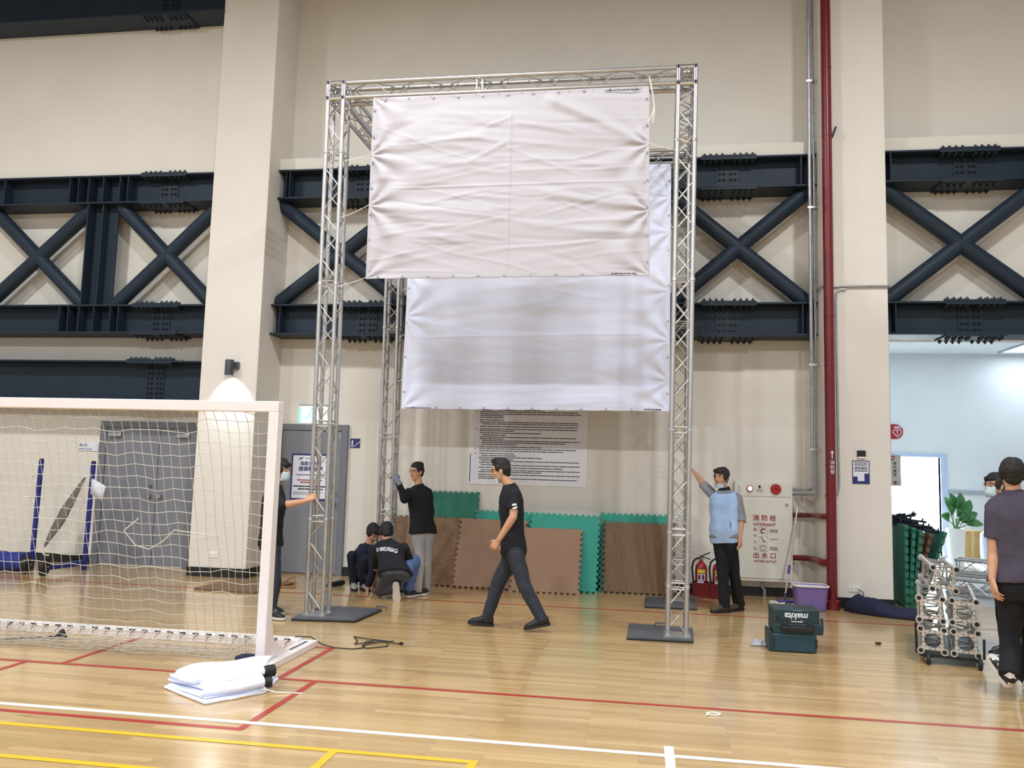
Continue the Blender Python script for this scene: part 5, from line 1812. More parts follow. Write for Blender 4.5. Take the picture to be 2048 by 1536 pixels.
# perforated screen beyond the doorway
t = thing('lattice_screen', 'pale green lattice screen standing beyond the bright lobby doorway', 'screen', (6.55, 20.4, 0))
sc = MB()
for i in range(13):
    z = 0.9 + i * 0.11
    sc.cyl((6.05, 20.4, z), (6.75, 20.4, z + 0.35), 0.012, n=5)
    sc.cyl((6.05, 20.4, z + 0.35), (6.75, 20.4, z), 0.012, n=5)
sc.build('lattice', mat('pale_green_wire', srgb(150, 200, 180), 0.6), t)
fr = MB()
for x in (6.04, 6.76):
    fr.cyl((x, 20.4, 0), (x, 20.4, 2.6), 0.02, n=8)
fr.build('frame', M_GALV, t)
# ================================================================== PEOPLE
PEOPLE = {
    'walker': {'head': (-1.427, 8.45, 1.57), 'neck': (-1.325, 8.45, 1.421), 'pel': (-1.272, 8.45, 0.8), 'sl': (-1.239, 8.27, 1.342), 'el': (-1.25, 8.22, 1.122), 'wl': (-1.387, 8.24, 0.896), 'fl': (-1.463, 8.26, 0.794), 'sr': (-1.309, 8.63, 1.331), 'er': (-1.281, 8.7, 1.087), 'wr': (-1.367, 8.68, 0.869), 'fr': (-1.413, 8.66, 0.771), 'hl': (-1.241, 8.36, 0.75), 'hr': (-1.289, 8.54, 0.731), 'kl': (-1.138, 8.36, 0.442), 'al': (-0.963, 8.38, 0.137), 'tl': (-1.127, 8.36, 0.045), 'kr': (-1.432, 8.55, 0.433), 'ar': (-1.54, 8.55, 0.085), 'tr': (-1.757, 8.53, 0.045)},
    'helper': {'head': (-3.753, 8.36, 1.512), 'neck': (-3.816, 8.36, 1.348), 'pel': (-3.831, 8.36, 0.76), 'sr': (-3.741, 8.18, 1.291), 'er': (-3.609, 8.12, 1.165), 'wr': (-3.409, 8.2, 1.209), 'fr': (-3.332, 8.27, 1.266), 'sl': (-3.933, 8.55, 1.277), 'el': (-3.981, 8.6, 1.028), 'wl': (-3.9, 8.55, 0.821), 'fl': (-3.852, 8.52, 0.72), 'hr': (-3.774, 8.28, 0.702), 'hl': (-3.868, 8.45, 0.684), 'kr': (-3.723, 8.25, 0.368), 'ar': (-3.737, 8.25, 0.085), 'tr': (-3.629, 8.22, 0.03), 'kl': (-3.826, 8.5, 0.347), 'al': (-3.871, 8.55, 0.085), 'tl': (-3.746, 8.5, 0.03)},
    'gloved': {'head': (-2.834, 10.36, 1.526), 'neck': (-2.794, 10.36, 1.35), 'pel': (-2.72, 10.36, 0.788), 'sr': (-2.906, 10.28, 1.266), 'er': (-2.897, 10.08, 1.185), 'wr': (-2.959, 10, 1.399), 'fr': (-3.019, 10.02, 1.471), 'sl': (-2.689, 10.42, 1.27), 'el': (-2.667, 10.5, 1.015), 'wl': (-2.701, 10.56, 0.801), 'fl': (-2.721, 10.55, 0.706), 'hr': (-2.759, 10.3, 0.716), 'hl': (-2.67, 10.38, 0.714), 'kr': (-2.718, 10.22, 0.393), 'ar': (-2.731, 10.2, 0.085), 'tr': (-2.801, 10.05, 0.03), 'kl': (-2.653, 10.34, 0.383), 'al': (-2.663, 10.42, 0.085), 'tl': (-2.673, 10.2, 0.03)},
    'squat': {'head': (-3.435, 10.55, 0.71), 'neck': (-3.482, 10.55, 0.561), 'pel': (-3.561, 10.55, 0.232), 'sr': (-3.318, 10.22, 0.545), 'er': (-3.28, 10.12, 0.287), 'wr': (-3.328, 10.1, 0.087), 'fr': (-3.331, 10.1, 0.015), 'sl': (-3.574, 10.55, 0.519), 'el': (-3.542, 10.45, 0.282), 'wl': (-3.379, 10.3, 0.157), 'fl': (-3.321, 10.25, 0.105), 'hr': (-3.498, 10.45, 0.196), 'hl': (-3.622, 10.62, 0.171), 'kr': (-3.414, 10.25, 0.421), 'ar': (-3.516, 10.5, 0.085), 'tr': (-3.349, 10.3, 0.03), 'kl': (-3.652, 10.4, 0.434), 'al': (-3.651, 10.5, 0.085), 'tl': (-3.527, 10.25, 0.03)},
    'kneel': {'head': (-3.097, 10.02, 0.772), 'neck': (-3.045, 9.97, 0.663), 'pel': (-2.873, 9.72, 0.334), 'sl': (-3.168, 9.95, 0.593), 'el': (-3.245, 10.1, 0.37), 'wl': (-3.293, 10.2, 0.143), 'fl': (-3.314, 10.22, 0.035), 'sr': (-2.827, 9.9, 0.612), 'er': (-2.78, 10.05, 0.42), 'wr': (-2.967, 10.25, 0.305), 'fr': (-3.083, 10.32, 0.255), 'hl': (-2.964, 9.78, 0.299), 'hr': (-2.798, 9.78, 0.318), 'kl': (-3.129, 9.98, 0.071), 'al': (-2.845, 9.72, 0.097), 'tl': (-2.805, 9.68, 0.03), 'kr': (-2.75, 10.12, 0.438), 'ar': (-2.817, 10.1, 0.085), 'tr': (-2.904, 10.35, 0.03)},
    'vest': {'head': (0.935, 10.28, 1.557), 'neck': (0.976, 10.28, 1.41), 'pel': (0.988, 10.28, 0.828), 'sr': (0.873, 10.3, 1.323), 'er': (0.761, 10.45, 1.448), 'wr': (0.651, 10.6, 1.609), 'fr': (0.594, 10.68, 1.682), 'sl': (1.114, 10.22, 1.327), 'el': (1.165, 10.22, 1.096), 'wl': (1.14, 10.15, 0.879), 'fl': (1.14, 10.1, 0.785), 'hr': (0.942, 10.28, 0.757), 'hl': (1.034, 10.22, 0.765), 'kr': (0.952, 10.2, 0.429), 'ar': (0.97, 10.2, 0.085), 'tr': (0.774, 10.1, 0.03), 'kl': (1.088, 10.3, 0.435), 'al': (1.156, 10.4, 0.085), 'tl': (1.042, 10.3, 0.03)},
    'tee': {'head': (2.809, 6.95, 1.645), 'neck': (2.812, 6.95, 1.516), 'pel': (2.828, 6.95, 0.821), 'sl': (2.672, 6.95, 1.363), 'el': (2.656, 6.95, 1.056), 'wl': (2.624, 6.9, 0.862), 'fl': (2.63, 6.87, 0.767), 'sr': (2.948, 6.9, 1.375), 'er': (2.961, 6.85, 1.078), 'wr': (2.894, 6.75, 0.886), 'fr': (2.862, 6.7, 0.783), 'hl': (2.794, 7, 0.775), 'hr': (2.893, 6.95, 0.787), 'kl': (2.796, 7.05, 0.424), 'al': (2.701, 6.85, 0.189), 'tl': (2.658, 6.98, 0.281), 'kr': (2.979, 7.1, 0.425), 'ar': (2.967, 7.18, 0.09), 'tr': (3.071, 7.4, 0.03)},
    'masked': {'head': (3.299, 8.54, 1.557), 'neck': (3.339, 8.54, 1.418), 'pel': (3.358, 8.54, 0.917), 'sl': (3.223, 8.38, 1.373), 'el': (3.235, 8.35, 1.156), 'wl': (3.231, 8.3, 0.961), 'fl': (3.216, 8.28, 0.882), 'sr': (3.453, 8.7, 1.369), 'er': (3.481, 8.72, 1.141), 'wr': (3.415, 8.66, 0.936), 'fr': (3.388, 8.62, 0.855), 'hl': (3.308, 8.46, 0.868), 'hr': (3.389, 8.6, 0.857), 'kl': (3.302, 8.45, 0.524), 'al': (3.336, 8.5, 0.085), 'tl': (3.199, 8.45, 0.03), 'kr': (3.395, 8.62, 0.513), 'ar': (3.426, 8.66, 0.085), 'tr': (3.296, 8.62, 0.03)},
}

M_SKIN = mat('skin', srgb(196, 148, 118), 0.55, var=0.04, scale=12)
M_HAIR = mat('black_hair', srgb(22, 19, 18), 0.55, var=0.3, scale=40, bump=0.5, bscale=120)
M_HAIRB = mat('dark_brown_hair', srgb(40, 32, 28), 0.55, var=0.3, scale=40, bump=0.5, bscale=120)
M_EYE = mat('dark_eye', srgb(28, 20, 18), 0.2)
M_EYEW = mat('eye_white', srgb(225, 220, 212), 0.3)
M_LIP = mat('lips', srgb(158, 98, 86), 0.5)
M_MASK = mat('pale_blue_mask', srgb(186, 208, 216), 0.8, var=0.04, bump=0.2, bscale=30)
M_FRAME = mat('thin_spectacle_frame', srgb(60, 55, 50), 0.3, 0.6)


def cloth_mat(name, c, rough=0.85, b=0.35, bs=11):
    return mat(name, srgb(*c), rough, var=0.10, scale=7, bump=b, bscale=bs, spec=0.3)


def V(p):
    return Vector(p)


def head_frame(c, f, up=(0, 0, 1)):
    f = V(f).normalized()
    up = V(up)
    r = f.cross(up).normalized()      # person's right
    u = r.cross(f).normalized()
    return lambda a, b, d: V(c) + f * a + r * b + u * d, f, r, u


def head_shells(mb, c, f, k=1.0):
    P, F, Rr, U = head_frame(c, f)
    E = lambda ctr, a, b, d: mb.ell(P(*[q * k for q in ctr]), F * a * k, Rr * b * k, U * d * k, 24, 16)
    E((-0.012, 0, 0.035), 0.093, 0.076, 0.085)
    E((0.022, 0, -0.030), 0.063, 0.062, 0.086)
    E((0.036, 0, -0.080), 0.042, 0.043, 0.036)
    E((0.050, 0, 0.030), 0.034, 0.055, 0.032)
    for s in (-1, 1):
        E((-0.008, s * 0.077, -0.008), 0.019, 0.010, 0.031)
        E((0.048, s * 0.040, -0.022), 0.026, 0.022, 0.022)
    mb.capsule(P(0.080 * k, 0, 0.012 * k), P(0.097 * k, 0, -0.020 * k), 0.009 * k, 0.014 * k, 10)
    E((0.086, 0.012, -0.026), 0.010, 0.009, 0.008)
    E((0.086, -0.012, -0.026), 0.010, 0.009, 0.008)
    E((0.076, 0, -0.054), 0.012, 0.024, 0.012)
    E((0.070, 0, -0.094), 0.012, 0.018, 0.012)
    return P, F, Rr, U


def hand_shells(mb, w, tip, palm, thumb_side, k=1.0, curl=0.5, g=0.0):
    """Palm, four unequal bent fingers and a thumb. palm: palm normal; thumb_side: direction of the thumb side."""
    w, tip = V(w), V(tip)
    d = (tip - w).normalized()
    n = V(palm)
    n = (n - d * n.dot(d)).normalized()
    t = V(thumb_side)
    t = (t - d * t.dot(d) - n * t.dot(n))
    t = t.normalized() if t.length > 1e-4 else d.cross(n)
    mb.loft([(w - d * 0.015 * k, t * (0.024 * k + g), n * (0.019 * k + g)), (w + d * 0.02 * k, t * (0.030 * k + g), n * (0.018 * k + g)), (w + d * 0.06 * k, t * (0.041 * k + g), n * (0.016 * k + g)), (w + d * 0.088 * k, t * (0.041 * k + g), n * (0.013 * k + g)), (w + d * 0.098 * k, t * (0.036 * k + g), n * (0.008 * k + g))], 20, 2.6)
    for i, L in enumerate((0.070, 0.080, 0.074, 0.058)):
        o = (0.031 - 0.0205 * i) * k
        b = w + d * (0.088 - 0.004 * abs(i - 1.2)) * k + t * o
        sp = t * (0.10 - 0.07 * i)
        a1 = curl * (0.55 + 0.12 * i)
        d1 = (d * math.cos(a1) + n * math.sin(a1) + sp).normalized()
        a2 = a1 + curl * 0.9
        d2 = (d * math.cos(a2) + n * math.sin(a2) + sp * 0.5).normalized()
        a3 = a2 + curl * 0.6
        d3 = (d * math.cos(a3) + n * math.sin(a3)).normalized()
        p1 = b + d1 * L * 0.46 * k
        p2 = p1 + d2 * L * 0.32 * k
        p3 = p2 + d3 * L * 0.22 * k
        r = (0.0090 - 0.0006 * i) * k + g
        mb.capsule(b, p1, r * 1.05, r, 10)
        mb.capsule(p1, p2, r, r * 0.94, 10)
        mb.capsule(p2, p3, r * 0.94, r * 0.82, 10)
    b = w + d * 0.028 * k + t * 0.028 * k
    d1 = (d * 0.62 + t * 0.72 + n * 0.25).normalized()
    p1 = b + d1 * 0.042 * k
    p2 = p1 + (d * 0.85 + t * 0.35 + n * 0.30).normalized() * 0.030 * k
    mb.capsule(b, p1, 0.0125 * k + g, 0.0105 * k + g, 10)
    mb.capsule(p1, p2, 0.0105 * k + g, 0.0085 * k + g, 10)


def torso_rings(J, g=0.0, t0=-0.12, t1=1.0, k=1.0, belly=0.0, wk=1.0, hunch=0.0):
    pel, neck = V(J['pel']), V(J['neck'])
    sm = (V(J['sl']) + V(J['sr'])) / 2
    Lp = (V(J['hl']) - V(J['hr'])).normalized()
    Ls = (V(J['sl']) - V(J['sr'])).normalized()
    shw = (V(J['sl']) - V(J['sr'])).length / 2
    prof = [(-0.16, 0.120, 0.085, 0), (-0.06, 0.158, 0.112, 0), (0.04, 0.160, 0.112, 0), (0.22, 0.146, 0.103, 0), (0.40, 0.142, 0.102, 0), (0.58, 0.154, 0.110, 0), (0.74, 0.164, 0.110, 1), (0.86, 0.160, 0.094, 1), (0.93, 0.128, 0.076, 1), (1.0, 0.070, 0.060, 0)]
    out = []
    for t, w, dp, sh in prof:
        if t < t0 - 1e-6 or t > t1 + 1e-6:
            continue
        q = max(0, min(1, t))
        L = Lp.lerp(Ls, q).normalized()
        up = (neck - pel).normalized()
        F = L.cross(up).normalized()
        c = pel + (neck - pel) * t
        c = c - F * hunch * math.sin(PI * q)
        bl = belly * math.exp(-((t - 0.25) / 0.22) ** 2)
        ww = w * k * wk
        out.append((c + F * bl * 0.5, L * (ww + g + bl * 0.25), F * (dp * k + g + bl * 0.6)))
    return out


def shoe(J, side, parent, upper, sole, k=1.0, name='shoe', frame=None):
    A, T = V(J['a' + side]), V(J['t' + side])
    hd = V((T.x - A.x, T.y - A.y, 0))
    L = max(hd.length, 0.06)
    pitch = math.atan2((T.z - 0.03) - (A.z - 0.085), L)
    if A.z <= 0.095 and abs(pitch) < 0.18:
        pitch = 0 if T.z < 0.036 else pitch
    h = hd.normalized()
    d = (h * math.cos(pitch) + V((0, 0, 1)) * math.sin(pitch)).normalized()
    s = V((0, 0, 1)).cross(d).normalized()
    n = d.cross(s).normalized()
    if frame:
        d, n = V(frame[0]).normalized(), V(frame[1])
        n = (n - d * n.dot(d)).normalized()
        s = n.cross(d).normalized()
    base = A - n * 0.083 * k
    if frame:
        pass
    elif base.z + d.z * -0.07 < 0.0:
        base.z += max(0, -(base.z - d.z * 0.07))
    if not frame and base.z + d.z * 0.185 < 0.0:
        base.z += max(0, -(base.z + d.z * 0.185))
    base.z = max(base.z, 0.003)
    sec = [(-0.070, 0.026, 0.030, 0.052), (-0.055, 0.034, 0.040, 0.062), (-0.01, 0.038, 0.050, 0.068), (0.03, 0.037, 0.046, 0.062), (0.07, 0.041, 0.036, 0.050), (0.115, 0.047, 0.028, 0.042), (0.155, 0.043, 0.022, 0.036), (0.180, 0.028, 0.014, 0.030), (0.188, 0.012, 0.006, 0.026)]
    m = MB()
    m.loft([(base + d * x * k + n * zc * k, s * w * k, n * hh * k) for x, w, hh, zc in sec], 20, 2.4)
    m.capsule(A + n * 0.045 * k, A - n * 0.03 * k, 0.043 * k, 0.046 * k, 14, flat0=True)
    o = m.remeshed(name, upper, parent, 0.007, 2)
    so = MB()
    up_, lo_ = [], []
    for x, w in ((-0.076, 0.020), (-0.062, 0.034), (-0.02, 0.041), (0.03, 0.040), (0.08, 0.046), (0.125, 0.051), (0.165, 0.044), (0.190, 0.026), (0.197, 0.010)):
        up_.append((x, w))
    ring = [(x, w) for x, w in up_] + [(x, -w) for x, w in reversed(up_)]
    so.rings([[base + d * x * k + s * w * k + n * z * k for x, w in ring] for z in (0.0, 0.012, 0.026)])
    so.build('sole', sole, o, bevel=0.003)
    la = MB()
    for i in range(4):
        x = 0.045 + i * 0.022
        zt = (0.062 + 0.046 - 0.012 * i) - 0.002 * i * i
        la.tube([base + (d * x - s * 0.022 + n * (zt - 0.012)) * k, base + (d * (x + 0.008) + n * (zt)) * k, base + (d * x + s * 0.022 + n * (zt - 0.012)) * k], 0.003, 5)
    la.build('laces', sole if sole is not M_BLACK else M_PLATE, o)
    return o


def person(key, label, face, hair=M_HAIR, shirt=None, sleeve='short', pants=None, shoes=(None, None), k=1.0, hem=-0.10, style='short', mask=None, glasses=False, palms=None, thumbs=None, curls=(0.5, 0.5), belly=0.0, wk=1.0, hunch=0.0, skin=M_SKIN, gloves=None, shoe_frames=None, neckgap=0.0, smile=False, cuffs=1.0):
    J = PEOPLE[key]
    az = [J['al'], J['ar'], J['pel']]
    root_loc = V((J['pel'][0], J['pel'][1], 0))
    b = MB()
    Pp, F, Rr, U = head_shells(b, J['head'], face, k)
    hd, neck = V(J['head']), V(J['neck'])
    b.capsule(neck - (hd - neck) * 0.25, hd - U * 0.05 * k - F * 0.012 * k, 0.056 * k, 0.052 * k)
    b.loft(torso_rings(J, 0, k=k, belly=belly, wk=wk, hunch=hunch), 28, 2.3)
    for s in 'lr':
        S, E, W, T = V(J['s' + s]), V(J['e' + s]), V(J['w' + s]), V(J['f' + s])
        b.capsule(S, E, 0.050 * k, 0.040 * k)
        b.capsule(E, E.lerp(W, 0.3), 0.041 * k, 0.040 * k)
        b.capsule(E.lerp(W, 0.3), W, 0.040 * k, 0.026 * k)
        i = 'lr'.index(s)
        pn = (palms or ((1, 0, 0), (-1, 0, 0)))[i]
        th = (thumbs or ((0, -1, 0), (0, -1, 0)))[i]
        hand_shells(b, W + (T - W).normalized() * 0.012, T, pn, th, k, curls[i])
        Hh, K, A, To = V(J['h' + s]), V(J['k' + s]), V(J['a' + s]), V(J['t' + s])
        b.capsule(Hh, K, 0.082 * k, 0.056 * k)
        b.capsule(K, K.lerp(A, 0.35), 0.054 * k, 0.053 * k)
        b.capsule(K.lerp(A, 0.35), A, 0.053 * k, 0.036 * k)
        b.capsule(A, A.lerp(To, 0.22) - V((0, 0, 0.012)), 0.034 * k, 0.022 * k)
    body = b.remeshed('person', skin, None, 0.0058, 2)
    body.data.transform(Matrix.Translation(-root_loc))
    body.location = root_loc
    props(body, label, 'person')
    # ---- face details
    e = MB()
    eb = MB()
    for s in (-1, 1):
        e_ = MB()
        e_.ell(Pp(0.0775 * k, s * 0.031 * k, 0.010 * k), F * 0.006, Rr * 0.012, U * 0.0055, 12, 8)
        ey = e_.build('eye', M_EYEW, body)
        MB().ell(Pp(0.0815 * k, s * 0.031 * k, 0.010 * k), F * 0.004, Rr * 0.0055, U * 0.0055, 10, 8).build('iris', M_EYE, ey)
        eb.tube([Pp(0.078 * k, s * 0.014 * k, 0.028 * k), Pp(0.081 * k, s * 0.031 * k, 0.033 * k), Pp(0.070 * k, s * 0.050 * k, 0.028 * k)], [0.003, 0.0045, 0.0025], 6)
    eb.build('eyebrows', hair, body)
    lp = MB()
    sm = 0.006 if smile else 0.0
    lp.tube([Pp(0.076 * k, -0.023 * k, (-0.054 + sm) * k), Pp(0.0885 * k, -0.008 * k, -0.053 * k), Pp(0.0895 * k, 0, -0.054 * k), Pp(0.0885 * k, 0.008 * k, -0.053 * k), Pp(0.076 * k, 0.023 * k, (-0.054 + sm) * k)], [0.002, 0.0045, 0.0045, 0.0045, 0.002], 8)
    lp.build('lips', M_LIP, body)
    # ---- hair
    h = MB()
    E = lambda ctr, a, bb, d: h.ell(Pp(*[q * k for q in ctr]), F * a * k, Rr * bb * k, U * d * k, 24, 16)
    E((-0.020, 0, 0.064), 0.094, 0.080, 0.073)
    E((-0.052, 0, 0.020), 0.060, 0.077, 0.080)
    E((-0.060, 0, -0.030), 0.042, 0.060, 0.045)
    for s in (-1, 1):
        E((0.004, s * 0.062, 0.035), 0.045, 0.022, 0.040)
    if style == 'spiky':
        rs_ = random.Random(3)
        for i in range(46):
            a, q = rs_.uniform(-PI, PI), rs_.uniform(0.1, 1.0)
            px, py = -0.012 + 0.080 * q * math.cos(a), 0.068 * q * math.sin(a)
            pz = 0.064 + 0.070 * math.sqrt(max(0.05, 1 - q * q))
            h.capsule(Pp(px * k, py * k, (pz - 0.02) * k), Pp((px + 0.022 + 0.02 * rs_.random()) * k, py * 1.1 * k, (pz + 0.016) * k), 0.015, 0.004, 8)
    if style == 'fringe':
        E((0.062, 0.0, 0.072), 0.036, 0.062, 0.030)
        E((0.066, 0.025, 0.058), 0.022, 0.030, 0.026)
        for s in (-1, 1):
            E((0.020, s * 0.068, 0.015), 0.040, 0.018, 0.045)
    if style == 'full':
        E((0.055, 0.01, 0.085), 0.045, 0.064, 0.036)
        E((0.060, -0.03, 0.070), 0.030, 0.034, 0.030)
        E((-0.05, 0, 0.05), 0.075, 0.086, 0.075)
        for s in (-1, 1):
            E((-0.005, s * 0.072, 0.018), 0.048, 0.020, 0.055)
    if style in ('full', 'fringe', 'short'):
        rs_ = random.Random(len(key) * 7)
        for i in range(60):
            a, q = rs_.uniform(-PI, PI), rs_.uniform(0.05, 1.0) ** 0.5
            px, py = -0.018 + 0.084 * q * math.cos(a), 0.070 * q * math.sin(a)
            pz = 0.064 + 0.066 * math.sqrt(max(0.04, 1 - q * q))
            ln = 0.010 if style == 'short' else 0.020
            h.capsule(Pp((px - 0.014) * k, py * k, pz * k), Pp((px + 0.012) * k, (py * 1.08) * k, (pz + 0.002 + ln * 0.35) * k), 0.014, 0.004, 8)
    h.remeshed('hair', hair, body, 0.0065, 2, jitter=0.0022, freq=140, seed=4)
    # ---- glasses, mask
    if glasses:
        gl = MB()
        for s in (-1, 1):
            gl.tube([Pp((0.092 - 0.010 * math.cos(a) ** 2 * (1 if s * math.cos(a) > 0 else 0.2)) * k, (s * 0.033 + 0.024 * math.cos(a)) * k, (0.008 + 0.017 * math.sin(a)) * k) for a in [i * PI / 8 for i in range(17)]], 0.0016, 5)
            gl.tube([Pp(0.082 * k, s * 0.057 * k, 0.014 * k), Pp(0.04 * k, s * 0.078 * k, 0.012 * k), Pp(-0.01 * k, s * 0.084 * k, 0.006 * k)], 0.0016, 5)
        gl.tube([Pp(0.092 * k, -0.010 * k, 0.012 * k), Pp(0.097 * k, 0, 0.014 * k), Pp(0.092 * k, 0.010 * k, 0.012 * k)], 0.0016, 5)
        gl.build('spectacles', M_FRAME, body)
    if mask:
        m = MB()
        if mask == 'face':
            z0, z1, pf = -0.108, -0.006, 0.020
        else:
            z0, z1, pf = -0.125, -0.072, 0.010
        P = []
        for j in range(9):
            v = j / 8
            row = []
            for i in range(15):
                a = -1.25 + 2.5 * i / 14
                zz = z0 + (z1 - z0) * v
                bulge = 1 + pf / 0.09 * math.sin(PI * (0.15 + 0.7 * v))
                fx = (0.020 + 0.070 * bulge * math.cos(a) - (0.012 if v < 0.2 else 0)) if mask == 'face' else (0.022 + 0.064 * math.cos(a) - 0.010 * (1 - v))
                row.append(Pp(fx * k, (0.070 if mask == 'face' else 0.062) * math.sin(a) * k, zz * k))
            P.append(row)
        m.grid(P)
        mk = m.build('face_mask', M_MASK, body, angle=90, solid=0.002)
        lo = MB()
        for s in (-1, 1):
            for v in (z0 + 0.01, z1 - 0.006):
                lo.tube([Pp(0.042 * k, s * 0.066 * k, v * k), Pp(0.01 * k, s * 0.080 * k, (v * 0.5) * k), Pp(-0.022 * k, s * 0.088 * k, 0.0)], 0.0014, 4)
        lo.build('ear_loops', M_MASK, mk)
    # ---- clothes
    if shirt:
        c = MB()
        tr = torso_rings(J, 0.019 * k, hem, 1.0, k, belly, wk, hunch)
        for i_, f_ in ((0, 1.10), (1, 1.06)):
            tr[i_] = (tr[i_][0], tr[i_][1] * f_, tr[i_][2] * f_)
        c.loft(tr, 30, 2.3)
        nk_, up_n = V(J['neck']), (V(J['neck']) - V(J['pel'])).normalized()
        c.capsule(nk_ - up_n * 0.03, nk_ + (hd - nk_).normalized() * 0.022, 0.078 * k, 0.068 * k, flat0=True, flat1=True)
        for s in 'lr':
            S, E_, W = V(J['s' + s]), V(J['e' + s]), V(J['w' + s])
            if sleeve == 'short':
                c.capsule(S, S.lerp(E_, 0.66), 0.066 * k, 0.069 * k, flat1=True)
            elif sleeve == 'rolled':
                c.capsule(S, E_, 0.066 * k, 0.058 * k)
                c.capsule(E_, E_.lerp(W, 0.18), 0.058 * k, 0.056 * k, flat1=True)
                c.capsule(E_.lerp(W, 0.10), E_.lerp(W, 0.2), 0.061 * k, 0.061 * k, flat0=True, flat1=True)
            elif sleeve == 'mid':
                c.capsule(S, E_, 0.066 * k, 0.056 * k)
                c.capsule(E_, E_.lerp(W, 0.12), 0.056 * k, 0.052 * k, flat1=True)
            else:
                c.capsule(S, E_, 0.064 * k, 0.054 * k)
                c.capsule(E_, E_.lerp(W, 0.93), 0.054 * k, 0.040 * k, flat1=True)
        sh = c.remeshed('shirt', shirt, body, 0.009, 2, jitter=0.0035, freq=16, seed=len(key))
    else:
        sh = None
    if pants:
        c = MB()
        c.loft(torso_rings(J, 0.010 * k, -0.16, 0.08, k, belly * 0.4, wk), 28, 2.3)
        for s in 'lr':
            Hh, K, A = V(J['h' + s]), V(J['k' + s]), V(J['a' + s])
            c.capsule(Hh, K, 0.098 * k, 0.072 * k)
            c.capsule(K, A + (A - K).normalized() * 0.028, 0.072 * k, 0.056 * k * cuffs, flat1=True)
        c.remeshed('trousers', pants, body, 0.010, 2, jitter=0.004, freq=18, seed=len(key) + 9)
    for s in 'lr':
        if shoes[0]:
            shoe(J, s, body, shoes[0], shoes[1], k, frame=(shoe_frames or {}).get(s))
    if gloves:
        for s in 'lr':
            i = 'lr'.index(s)
            W, T = V(J['w' + s]), V(J['f' + s])
            gm = MB()
            hand_shells(gm, W + (T - W).normalized() * 0.012, T, palms[i], thumbs[i], k, curls[i], 0.0035)
            gm.capsule(W - (T - W).normalized() * 0.05, W + (T - W).normalized() * 0.01, 0.036, 0.032, flat0=True)
            gm.remeshed('glove', gloves, body, 0.0055, 1)
    return body, sh, (Pp, F, Rr, U)


BLK = cloth_mat('black_jersey', (30, 31, 36))
NVY = cloth_mat('dark_navy_sweat', (28, 32, 50))
DEN = cloth_mat('dark_grey_denim', (52, 56, 66))
BTR = cloth_mat('black_trousers', (26, 27, 31))
GTR = cloth_mat('light_grey_trousers', (158, 156, 156))
GRYT = cloth_mat('slate_grey_trousers', (74, 76, 88))
JEAN = cloth_mat('blue_jeans', (84, 104, 150))
SKYV = cloth_mat('pale_blue_vest', (170, 200, 240), 0.6)
GREYS = cloth_mat('grey_striped_shirt', (140, 140, 148))
TEE = cloth_mat('faded_plum_tee', (72, 66, 80))
GLV = cloth_mat('grey_glove', (120, 120, 138))
SH_B = mat('black_shoe', srgb(28, 28, 32), 0.5)
SH_G = mat('grey_sneaker', srgb(150, 152, 150), 0.6, var=0.15, scale=30)
SH_BR = mat('brown_boot', srgb(78, 62, 48), 0.6)
SH_W = mat('white_black_sneaker', srgb(226, 220, 218), 0.55, var=0.02)
SOLE_W = mat('pale_sole', srgb(205, 198, 190), 0.6)

PEOPLE['kneel']['al'] = (-2.845, 9.76, 0.185)
PEOPLE['kneel']['tl'] = (-2.840, 9.78, 0.03)
_r = SH_W.node_tree.nodes['Color Ramp'].color_ramp
_r.elements[0].position, _r.elements[0].color = 0.44, srgb(22, 22, 24)
_r.elements[1].position, _r.elements[1].color = 0.47, srgb(226, 220, 218)
SH_W.node_tree.nodes['Noise Texture'].inputs['Scale'].default_value = 17
SH_W.node_tree.nodes['Noise Texture'].inputs['Detail'].default_value = 1

# walking man
wb, ws, wf = person('walker', 'person in a dark tee and jeans striding across the floor beneath the banners', (-1, -0.08, -0.20), shirt=BLK, sleeve='short', pants=DEN, shoes=(SH_B, M_BLACK), k=0.98, hem=-0.16, style='spiky', mask='chin', glasses=True, palms=((0.3, 1, -0.1), (0.3, -1, 0)), thumbs=((-1, -0.3, 0.4), (-1, 0, 0.3)), curls=(0.75, 0.6), wk=0.86, hunch=-0.0)
def cast(o, p, d):
    """Point where a ray meets an object's surface."""
    lo = V(p) - wloc(o)
    ok, co, no, _ = o.ray_cast(lo, V(d))
    return (co + wloc(o), no) if ok else (V(p), V(d) * -1)


bpy.context.view_layer.update()
lg = MB()
h1, n1 = cast(ws, (-1.235, 7.0, 1.245), (0, 1, 0))
h2, n2 = cast(ws, (-1.228, 7.0, 1.215), (0, 1, 0))
lg.obox(h1 + n1 * 0.001, (0.022, 0, 0.004), n1 * 0.003, (-0.003, 0, 0.009))
lg.obox(h2 + n2 * 0.001, (0.022, 0, 0.007), n2 * 0.003, (-0.002, 0, 0.008))
lg.build('sleeve_print', M_PAPER, wb)

# man beside the tall truss leg, half hidden by the goal post
person('helper', 'masked person half hidden by the goal post, one hand on the tall truss leg', (1, -0.12, -0.12), shirt=BLK, sleeve='mid', pants=DEN, shoes=(SH_B, SOLE_W), k=0.95, hem=-0.08, style='fringe', mask='face', palms=((-0.3, 0.2, 1), (0.1, 1, -0.3)), thumbs=((0, 1, 0.2), (-0.1, -0.2, 1)), curls=(0.4, 0.45), wk=0.95)

